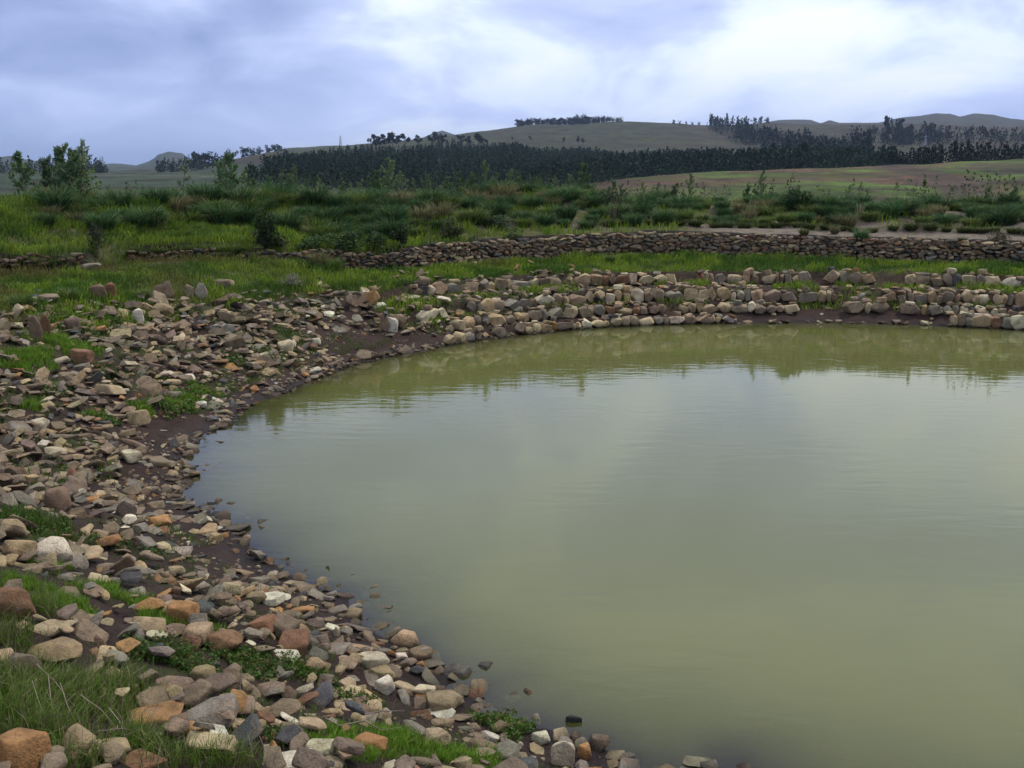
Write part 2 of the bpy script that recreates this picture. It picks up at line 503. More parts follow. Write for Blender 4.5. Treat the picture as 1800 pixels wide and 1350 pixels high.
# ------------------------------------------------------------------ object helpers
def mesh_np(name, V, F, col=None, mat=None, smooth=False, attrs=None):
    """V (n,3); F (m,3) or (m,4) int array"""
    me = bpy.data.meshes.new(name)
    V = np.ascontiguousarray(V, np.float32); F = np.ascontiguousarray(F, np.int32)
    k = F.shape[1]
    me.vertices.add(len(V)); me.vertices.foreach_set('co', V.ravel())
    me.loops.add(F.size); me.loops.foreach_set('vertex_index', F.ravel())
    me.polygons.add(len(F)); me.polygons.foreach_set('loop_start', np.arange(0, F.size, k, dtype=np.int32))
    me.polygons.foreach_set('use_smooth', np.full(len(F), smooth, bool))
    me.update(calc_edges=True)
    if col is not None:
        a = me.color_attributes.new('Col', 'FLOAT_COLOR', 'POINT')
        c = np.ones((len(V), 4), np.float32); c[:, :3] = col
        a.data.foreach_set('color', c.ravel())
    for an, av in (attrs or {}).items():
        a = me.attributes.new(an, 'FLOAT', 'POINT')
        a.data.foreach_set('value', np.ascontiguousarray(av, np.float32))
    if mat:
        me.materials.append(mat)
    return me
def obj(name, me, parent=None, loc=None, rot=None, scale=None, color=None):
    o = bpy.data.objects.new(name, me)
    COL.objects.link(o)
    if loc is not None: o.location = loc
    if rot is not None: o.rotation_euler = rot
    if scale is not None: o.scale = scale
    if color is not None: o.color = (*color, 1)
    if parent is not None: o.parent = parent
    return o
def empty(name, loc=(0, 0, 0), rot=None, scale=None):
    o = obj(name, None, None, loc, rot, scale)
    o.empty_display_size = 0.3
    return o
def tag(o, label=None, cat=None, group=None, kind=None):
    for k, v in (('label', label), ('category', cat), ('group', group), ('kind', kind)):
        if v: o[k] = v
    return o
ONES = 'first second third fourth fifth sixth seventh eighth ninth tenth eleventh twelfth thirteenth fourteenth fifteenth sixteenth seventeenth eighteenth nineteenth'.split()
TENS = {2: 'twenty', 3: 'thirty', 4: 'forty', 5: 'fifty', 6: 'sixty', 7: 'seventy', 8: 'eighty', 9: 'ninety'}
TENTH = {2: 'twentieth', 3: 'thirtieth', 4: 'fortieth', 5: 'fiftieth', 6: 'sixtieth', 7: 'seventieth', 8: 'eightieth', 9: 'ninetieth'}
def ordinal(n):
    if n < 20: return ONES[n - 1]
    return TENTH[n // 10] if n % 10 == 0 else TENS[n // 10] + '-' + ONES[n % 10 - 1]

# ================================================================== LARGE STRUCTURE
# ---- near ground
def graded(lo, f0, f1, hi, fine, coarse):
    a = np.arange(lo, f0, coarse); b = np.arange(f0, f1, fine); c = np.arange(f1, hi + coarse, coarse)
    return np.concatenate([a, b, c])
gx = graded(-30, -13, 17, 36, 0.13, 0.45)
gy = graded(-14, 3, 36, 54, 0.13, 0.35)
X, Y = np.meshgrid(gx, gy)
Z = height(X, Y)
D, BX, BY = sdist(X, Y)
TW = tweight(BX, BY)
def ground_colour(X, Y, D, TW):
    """soil, mud, turf and pale earth: what the ground itself is, before light"""
    mud = np.array([0.062, 0.037, 0.027]); soil = np.array([0.075, 0.052, 0.034]); turf = np.array([0.075, 0.105, 0.022])
    pale = np.array([0.27, 0.215, 0.165]); olive = np.array([0.115, 0.115, 0.035])
    n = fbm(X * 0.6, Y * 0.6, 40, 4); n2 = fbm(X * 1.7, Y * 1.7, 41, 4)
    b = Y - yw(X); far = sstep(14, 17, Y)
    c = mud * np.ones(X.shape + (1,))
    def put(c, k, w): return c + (k - c) * w[..., None]
    c = put(c, soil, sstep(0.5, 2.0, D) * sstep(0.35, 0.6, n2))
    g_bank = sstep(-.2, .8, D - np.interp(Y, [13, 17, 20, 26], [4.0, 3.7, 3.2, 2.9]) + (n - 0.5) * 1.6) * (1 - TW)
    g_ter = TW * sstep(2.45, 2.7, D)
    g = np.maximum(g_bank, g_ter)
    g = np.maximum(g, 0.8 * sstep(0.62, 0.70, n2) * sstep(0.8, 1.5, D))
    c = put(c, turf, g * (0.6 + 0.4 * n2))
    c = put(c, olive, g * sstep(0.5, 0.65, n) * 0.7)
    p = wpx(X)
    east = sstep(620, 1000, p)
    back = far * sstep(0.2, 0.9, b)
    joint = far * (1 - sstep(.45, .6, np.abs(b - .25))) * (sstep(-120, -60, p) * (1 - sstep(138, 150, p)) + sstep(222, 232, p) * (1 - sstep(436, 446, p)) + sstep(450, 470, p))
    c = put(c, olive, back * 0.9)
    earth = back * np.clip(sstep(0.40, 0.55, n2 * 0.6 + n * 0.4) * lerp(0.30, 1.0, east) * sstep(1.2, 2.6, b) + 1.3 * sstep(1180, 1350, p) * sstep(0.6, .8, b) * (1 - sstep(2.0, 2.4, b)), 0, 1)
    c = put(c, pale, earth * 0.9)
    c = put(c, np.array([0.030, 0.022, 0.016]), joint)
    return c, g
GC, GG = ground_colour(X, Y, D, TW)
ny, nx = X.shape
V = np.stack([X, Y, Z], -1).reshape(-1, 3)
idx = np.arange(nx * ny).reshape(ny, nx)
F = np.stack([idx[:-1, :-1], idx[:-1, 1:], idx[1:, 1:], idx[1:, :-1]], -1).reshape(-1, 4)
me = mesh_np('ground', V, F, GC.reshape(-1, 3), MAT_GROUND, True, {'Wet': (1 - sstep(0.0, 0.5, D)).ravel()})
tag(obj('ground', me), 'muddy pond bank and turf rising to a low earth berm', kind='structure')

# ---- pond water
wx = np.arange(-8, 24, 0.2); wy = np.arange(2.5, 32, 0.2)
XX, YY = np.meshgrid(wx, wy)
dep = -height(XX, YY)
ny, nx = XX.shape
idx = np.arange(nx * ny).reshape(ny, nx)
F = np.stack([idx[:-1, :-1], idx[:-1, 1:], idx[1:, 1:], idx[1:, :-1]], -1).reshape(-1, 4)
keep = (dep.ravel()[F] > -0.25).any(1)
me = mesh_np('pond_water', np.stack([XX, YY, XX * 0], -1).reshape(-1, 3), F[keep], None, MAT_WATER, True, {'Depth': np.maximum(dep, 0).ravel()})
tag(obj('pond_water', me), 'still turbid olive green pond water', kind='structure')

# ---- hills: one sheet from behind the berm to the horizon
def prof(d):
    xs = np.array(sorted(d)); ys = np.array([d[k] for k in sorted(d)], float)
    return lambda p: np.interp(p, xs, ys)
HILL = [
    (120, prof({-300: 372, 500: 366, 900: 374, 1100: 374, 1400: 380, 1800: 386, 2300: 390})),
    (280, prof({-300: 322, 0: 320, 300: 322, 450: 325, 700: 340, 900: 338, 1050: 322, 1120: 312, 1200: 305, 1400: 298, 1530: 294, 1660: 288, 1800: 279, 2300: 262})),
    (330, prof({-300: 316, 450: 319, 700: 337, 900: 336, 1050: 328, 1200: 312, 1530: 302, 1800: 288, 2300: 270})),
    (450, prof({-300: 309, 0: 311, 300: 309, 450: 308, 600: 311, 800: 320, 1000: 320, 1200: 309, 1400: 303, 1530: 299, 1800: 293, 2300: 285})),
    (800, prof({-300: 303, 0: 304, 200: 304, 300: 302, 400: 294, 470: 287, 600: 275, 700: 267, 850: 270, 1000: 276, 1200: 281, 1350: 284, 1500: 284, 1600: 276, 1800: 270, 2300: 262})),
    (1000, prof({-300: 301, 0: 301, 200: 302, 300: 299, 380: 289, 470: 271, 600: 260, 700: 253, 850: 248, 1000: 250, 1200: 258, 1320: 262, 1500: 264, 1700: 257, 1800: 254, 2300: 250})),
    (1500, prof({-300: 303, 0: 302, 200: 303, 300: 302, 400: 285, 500: 265, 600: 257, 700: 248, 800: 238, 900: 223, 950: 217, 1090: 214, 1200: 217, 1250: 221, 1340: 220, 1450: 218, 1560: 219, 1700: 222, 1800: 225, 2300: 232})),
    (1900, prof({-300: 302, 200: 303, 300: 303, 400: 297, 600: 285, 900: 260, 1200: 245, 1500: 238, 1800: 236, 2300: 240})),
    (3400, prof({-300: 284, -100: 278, 0: 276, 20: 273, 45: 279, 90: 288, 130: 292, 150: 289, 215: 288, 240: 292, 262: 285, 273: 279, 280: 272, 300: 267, 322: 270, 336: 281, 360: 286, 500: 284, 700: 262,
                 740: 244, 762: 233, 778: 228, 800: 236, 850: 248, 1000: 250, 1250: 230, 1345: 214, 1375: 210, 1420: 211, 1438: 217, 1452: 211, 1470: 216, 1540: 216, 1580: 207, 1600: 204, 1635: 199, 1660: 200, 1678: 206,
                 1705: 200, 1735: 202, 1765: 209, 1800: 211, 2000: 215, 2300: 220})),
    (4200, prof({-300: 300, 0: 294, 200: 296, 700: 290, 1300: 255, 1800: 240, 2300: 250})),
]
def hill_z(az, r):
    p = np.clip(900 + FPX * 1.0226 * np.tan(np.clip(az, -1.2, 1.2)), -300, 2300)
    rs = [40.0, 70.0] + [a for a, _ in HILL] + [6000.0, 14000.0]
    zs = [np.full(p.shape, -1.2), np.full(p.shape, -0.6)]
    for R_, f in HILL:
        dx, dy, dz_ = ray(p, f(p))
        zs.append(EYE + R_ * dz_ / np.hypot(dx, dy))
    zs += [np.full(p.shape, 10.0), np.full(p.shape, 0.0)]
    z = zs[0].copy()
    for k in range(len(rs) - 1):
        t = np.clip((r - rs[k]) / (rs[k + 1] - rs[k]), 0, 1)
        z = np.where(r >= rs[k], lerp(zs[k], zs[k + 1], t), z)
    x, y = r * np.sin(az), r * np.cos(az)
    z = z + (fbm(x / 90, y / 90, 61, 5) - 0.5) * np.clip((r - 90) / 900, 0, 1.4) * 7.0 + (fbm(x / 14, y / 14, 62, 3) - 0.5) * 1.0 * sstep(90, 160, r)
    return z
def hill_xy(x, y):
    return hill_z(np.arctan2(x, y), np.hypot(x, y))
az = np.concatenate([np.linspace(-math.pi, -0.60, 60)[:-1], np.linspace(-0.60, 0.60, 560), np.linspace(0.60, math.pi, 60)[1:]])
rr = np.concatenate([[40, 55, 70, 85, 100, 112], np.geomspace(120, 4400, 190), np.geomspace(4700, 14000, 12)])
A, R_ = np.meshgrid(az, rr)
HX, HY = R_ * np.sin(A), R_ * np.cos(A)
HZ = hill_z(A, R_)
P = np.clip(900 + FPX * 1.0226 * np.tan(np.clip(A, -1.2, 1.2)), -300, 2300)
def hill_colour(P, r, X, Y):
    green = np.array([0.072, 0.108, 0.020]); rust = np.array([0.078, 0.046, 0.026]); dark = np.array([0.060, 0.042, 0.032]); olive = np.array([0.062, 0.070, 0.034])
    dull = np.array([0.055, 0.080, 0.045]); heath = np.array([0.078, 0.058, 0.044]); palef = np.array([0.13, 0.13, 0.08]); scar = np.array([0.15, 0.085, 0.045])
    def put(c, k, w): return c + (k - c) * np.clip(w, 0, 1)[..., None]
    n = fbm(X / 26, Y / 42, 71, 5); n2 = fbm(X / 120, Y / 90, 72, 4); n3 = fbm(X / 9, Y / 18, 73, 4)
    c = olive * np.ones(P.shape + (1,))
    # east field
    fld = sstep(980, 1060, P) * (1 - sstep(300, 345, r))
    f = green * np.ones(P.shape + (1,))
    f = put(f, rust, sstep(0.54, 0.63, n) * 0.85)
    f = put(f, rust, (1 - sstep(1150, 1300, P)) * 0.6)
    f = put(f, dark, sstep(0.56, 0.64, n3) * 0.75)
    f = put(f, scar, sstep(0.66, 0.74, n3 * 0.5 + n * 0.5) * 0.8)
    tr = np.interp(r, [110, 150, 200, 290], [1790, 1730, 1660, 1545])
    f = put(f, dark * 1.05, (1 - sstep(20, 60, np.abs(P - tr) + (n3 - 0.5) * 60)) * 0.85)
    c = put(c, dull, (1 - sstep(450, 600, P)) * (1 - sstep(900, 1100, r)))
    c = put(c, palef, (1 - sstep(450, 520, P)) * sstep(0.50, 0.6, n2) * 0.5 * (1 - sstep(900, 1100, r)))
    c = put(c, rust, sstep(400, 430, P) * (1 - sstep(500, 530, P)) * sstep(800, 900, r) * 0.7)
    c = put(c, heath, sstep(1100, 1250, P) * sstep(850, 1000, r) * (0.55 + 0.45 * sstep(0.4, 0.6, n2)))
    c = put(c, palef, sstep(1500, 1560, P) * (1 - sstep(1670, 1720, P)) * sstep(500, 560, r) * (1 - sstep(800, 860, r)) * 0.9)
    c = put(c, green, sstep(0.52, 0.62, n2) * sstep(900, 1000, r) * 0.35)
    c = put(c, dark, sstep(0.60, 0.68, fbm(X / 60, Y / 14, 75, 4)) * sstep(700, 900, r) * 0.45)
    # field banks and terrace lips along the contours
    zc_ = HZ + (fbm(X / 70, Y / 70, 76, 3) - .5) * 14
    ln = np.abs((zc_ / 4.5) % 1.0 - .5)
    c = put(c, dark, (1 - sstep(.03, .10, ln)) * sstep(700, 900, r) * (1 - sstep(2400, 3000, r)) * .55 * sstep(.40, .55, n2))
    c = put(c, palef, (1 - sstep(.03, .09, np.abs((zc_ / 4.5 + .2) % 1.0 - .5))) * sstep(700, 900, r) * (1 - sstep(2400, 3000, r)) * .35 * sstep(.45, .6, n))
    c = c + (f - c) * fld[..., None]
    return c * (0.74 + 0.30 * fld)[..., None]
HC = hill_colour(P, R_, HX, HY)
ny, nx = A.shape
idx = np.arange(nx * ny).reshape(ny, nx)
F = np.stack([idx[:-1, :-1], idx[1:, :-1], idx[1:, 1:], idx[:-1, 1:]], -1).reshape(-1, 4)
me = mesh_np('hills', np.stack([HX, HY, HZ], -1).reshape(-1, 3), F, HC.reshape(-1, 3), MAT_HILL, True)
tag(obj('hills', me), 'rolling grazed hills with brown fields and far blue summits', kind='structure')

# ================================================================== STONES
def stone_proto(kind, seed, seg):
    r = random.Random(seed)
    bm = bmesh.new()
    if kind == 'round':
        for _ in range(24):
            while True:
                v = Vector((r.gauss(0, 1), r.gauss(0, 1), r.gauss(0, 1)))
                if v.length > 0.2: break
            v.normalize()
            q_ = (abs(v.x) ** 2.4 + abs(v.y) ** 2.4 + abs(v.z) ** 2.4) ** (-1 / 2.4) * r.uniform(0.84, 1.0)
            bm.verts.new((v.x * q_ * .5, v.y * q_ * .40, v.z * q_ * .22))
    else:
        # broken stone: two uneven outlines, one above the other
        nmin, nmax, dx_, dy_, th_ = {'slab': (4, 6, .5, .36, (.12, .24)), 'block': (4, 6, .5, .40, (.30, .50)), 'shard': (3, 5, .5, .24, (.13, .24)), 'brick': (4, 6, .5, .5, (.8, .9))}[kind]
        n = r.randint(nmin, nmax); a0 = r.uniform(0, 6.283); th = r.uniform(*th_)
        tx, ty = r.uniform(-.22, .22), r.uniform(-.22, .22)
        for side in (-1, 1):
            shr = r.uniform(.72, .98) if side > 0 else r.uniform(.80, 1.0)
            for k in range(n):
                a = a0 + 6.283 * (k + r.uniform(-.28, .28)) / n
                q_ = (abs(math.cos(a)) ** 3.0 + abs(math.sin(a)) ** 3.0) ** (-1 / 3.0) * shr * r.uniform(.78, 1.0)
                x_, y_ = math.cos(a) * q_ * dx_, math.sin(a) * q_ * dy_
                z_ = side * th * .5 * r.uniform(.80, 1.0) + (x_ * tx + y_ * ty) * (.5 if side > 0 else .2)
                bm.verts.new((x_, z_, y_) if kind == 'brick' else (x_, y_, z_))
        if kind != 'slab':
            for _ in range(3):
                a = r.uniform(0, 6.283); z_ = r.uniform(-.3, .3) * th
                bm.verts.new((math.cos(a) * dx_ * .96, z_, math.sin(a) * dy_ * .96) if kind == 'brick' else (math.cos(a) * dx_ * .96, math.sin(a) * dy_ * .96, z_))
    res = bmesh.ops.convex_hull(bm, input=bm.verts)
    bmesh.ops.delete(bm, geom=list({g for g in res['geom_interior'] + res['geom_unused'] if isinstance(g, bmesh.types.BMVert) and g.is_valid}), context='VERTS')
    bmesh.ops.dissolve_limit(bm, angle_limit=math.radians(9), verts=bm.verts, edges=bm.edges)
    raw = bm.copy(); bmesh.ops.triangulate(raw, faces=raw.faces); bmesh.ops.recalc_face_normals(raw, faces=raw.faces)
    raw.verts.index_update()
    RV = np.array([v.co[:] for v in raw.verts]); RF = np.array([[v.index for v in f.verts] for f in raw.faces]); raw.free()
    bmesh.ops.bevel(bm, geom=list(bm.edges), offset=0.022 if kind != 'round' else 0.05, segments=seg, profile=0.6, affect='EDGES', clamp_overlap=True)
    bmesh.ops.triangulate(bm, faces=bm.faces)
    bmesh.ops.recalc_face_normals(bm, faces=bm.faces)
    me = bpy.data.meshes.new('stone_' + kind)
    bm.to_mesh(me); bm.free()
    me.materials.append(MAT_STONE)
    V = np.array([v.co[:] for v in me.vertices]); F = np.array([p.vertices[:] for p in me.polygons])
    lo, hi = V.min(0), V.max(0)
    me.vertices.foreach_set('co', ((V - (lo + hi) / 2) / np.array([hi[0] - lo[0]] * 3)).astype(np.float32).ravel())
    RV = (RV - (lo + hi) / 2) / (hi[0] - lo[0])
    me.polygons.foreach_set('use_smooth', np.full(len(F), True))
    me.set_sharp_from_angle(angle=math.radians(32))
    V = np.array([v.co[:] for v in me.vertices])
    # finer copy for stones that are objects of their own: chipped, uneven faces
    bm = bmesh.new(); bm.from_mesh(me)
    bmesh.ops.subdivide_edges(bm, edges=[e_ for e_ in bm.edges if e_.calc_length() > 0.10], cuts=1, use_grid_fill=True)
    bmesh.ops.subdivide_edges(bm, edges=[e_ for e_ in bm.edges if e_.calc_length() > 0.14], cuts=1, use_grid_fill=True)
    bmesh.ops.triangulate(bm, faces=bm.faces)
    for _ in range(1):
        bmesh.ops.smooth_vert(bm, verts=bm.verts, factor=0.20, use_axis_x=True, use_axis_y=True, use_axis_z=True)
    ox = seed * 3.7
    for v in bm.verts:
        c_ = v.co
        nn_ = mnoise.noise(c_ * 3.1 + Vector((ox, 0, 0))) * .040 + mnoise.noise(c_ * 8.5 + Vector((0, ox, 0))) * .020
        v.co = c_ * (1 + nn_)
    hi = bpy.data.meshes.new('stone_' + kind)
    bm.to_mesh(hi); bm.free()
    hi.materials.append(MAT_STONE)
    hi.polygons.foreach_set('use_smooth', np.full(len(hi.polygons), True))
    hi.set_sharp_from_angle(angle=math.radians(38))
    return hi, V, F, RV, RF, me
PROTO = {k: [stone_proto(k, 100 * i + j, 1) for j in range(n)] for i, (k, n) in enumerate([('slab', 18), ('block', 10), ('round', 8), ('shard', 8), ('brick', 14)])}
PAL = {'grey brown': (0.245, 0.195, 0.150), 'brown': (0.200, 0.150, 0.110), 'grey': (0.235, 0.215, 0.190), 'tan': (0.370, 0.290, 0.190), 'buff': (0.42, 0.345, 0.245),
       'orange': (0.40, 0.225, 0.105), 'rust': (0.235, 0.135, 0.085), 'slate': (0.085, 0.088, 0.102), 'cream': (0.55, 0.50, 0.40), 'white': (0.70, 0.67, 0.61),
       'purplish': (0.200, 0.155, 0.135)}
MIXES = {'bank': [('grey brown', .30), ('brown', .12), ('grey', .18), ('tan', .13), ('buff', .06), ('orange', .018), ('rust', .03), ('slate', .04), ('cream', .045), ('white', .015), ('purplish', .10)],
         'near': [('grey brown', .24), ('brown', .08), ('grey', .16), ('tan', .18), ('buff', .12), ('orange', .03), ('rust', .04), ('slate', .04), ('cream', .03), ('white', .01), ('purplish', .07)],
         'course': [('grey brown', .24), ('brown', .08), ('grey', .16), ('tan', .20), ('buff', .22), ('orange', .02), ('rust', .02), ('slate', .03), ('cream', .15), ('purplish', .02)],
         'old': [('brown', .34), ('grey brown', .22), ('purplish', .18), ('rust', .12), ('slate', .10), ('tan', .04)],
         'wall': [('grey brown', .28), ('brown', .20), ('grey', .12), ('tan', .14), ('rust', .05), ('orange', .012), ('slate', .06), ('buff', .06), ('purplish', .08)]}
PAL = {k: (v[0] * 1.0, v[1] * .94, v[2] * 0.74) for k, v in PAL.items()}
def pick_col(mixname):
    m = MIXES[mixname]
    r = random.random() * sum(w for _, w in m)
    for n, w in m:
        r -= w
        if r <= 0: break
    return n, vary(PAL[n])
def vary(c, s=0.16):
    k = random.uniform(1 - s, 1 + s)
    return tuple(max(0.01, v * k * random.uniform(0.95, 1.05)) for v in c)
def pick_proto(kind):
    return random.choice(PROTO[kind])

STONES = []            # loose stones: dict(x,y,z,rot,size3,proto,colname,col,kind,hand)
def add_joined(name, items, parent=None, label=None, mat=MAT_RUBBLE):
    Vs, Fs, Cs = [], [], []; off = 0
    for s in items:
        PV, PF = s['proto'][1:3] if s['loc'][1] < 9.5 else s['proto'][3:5]
        M = np.array(Euler(s['rot']).to_matrix()) * np.array(s['size'])[None, :]
        v = PV @ M.T + np.array(s['loc'])
        Vs.append(v); Fs.append(PF + off); off += len(v)
        Cs.append(np.repeat(np.array([s['col']]), len(v), 0))
    me = mesh_np(name, np.concatenate(Vs), np.concatenate(Fs), np.concatenate(Cs), mat, True)
    me.set_sharp_from_angle(angle=math.radians(32))
    o = obj(name, me, parent)
    tag(o, label, None, None, 'stuff')
    return o
PROTO_H = {k: [float(np.ptp(p[1][:, 2])) for p in v] for k, v in PROTO.items()}

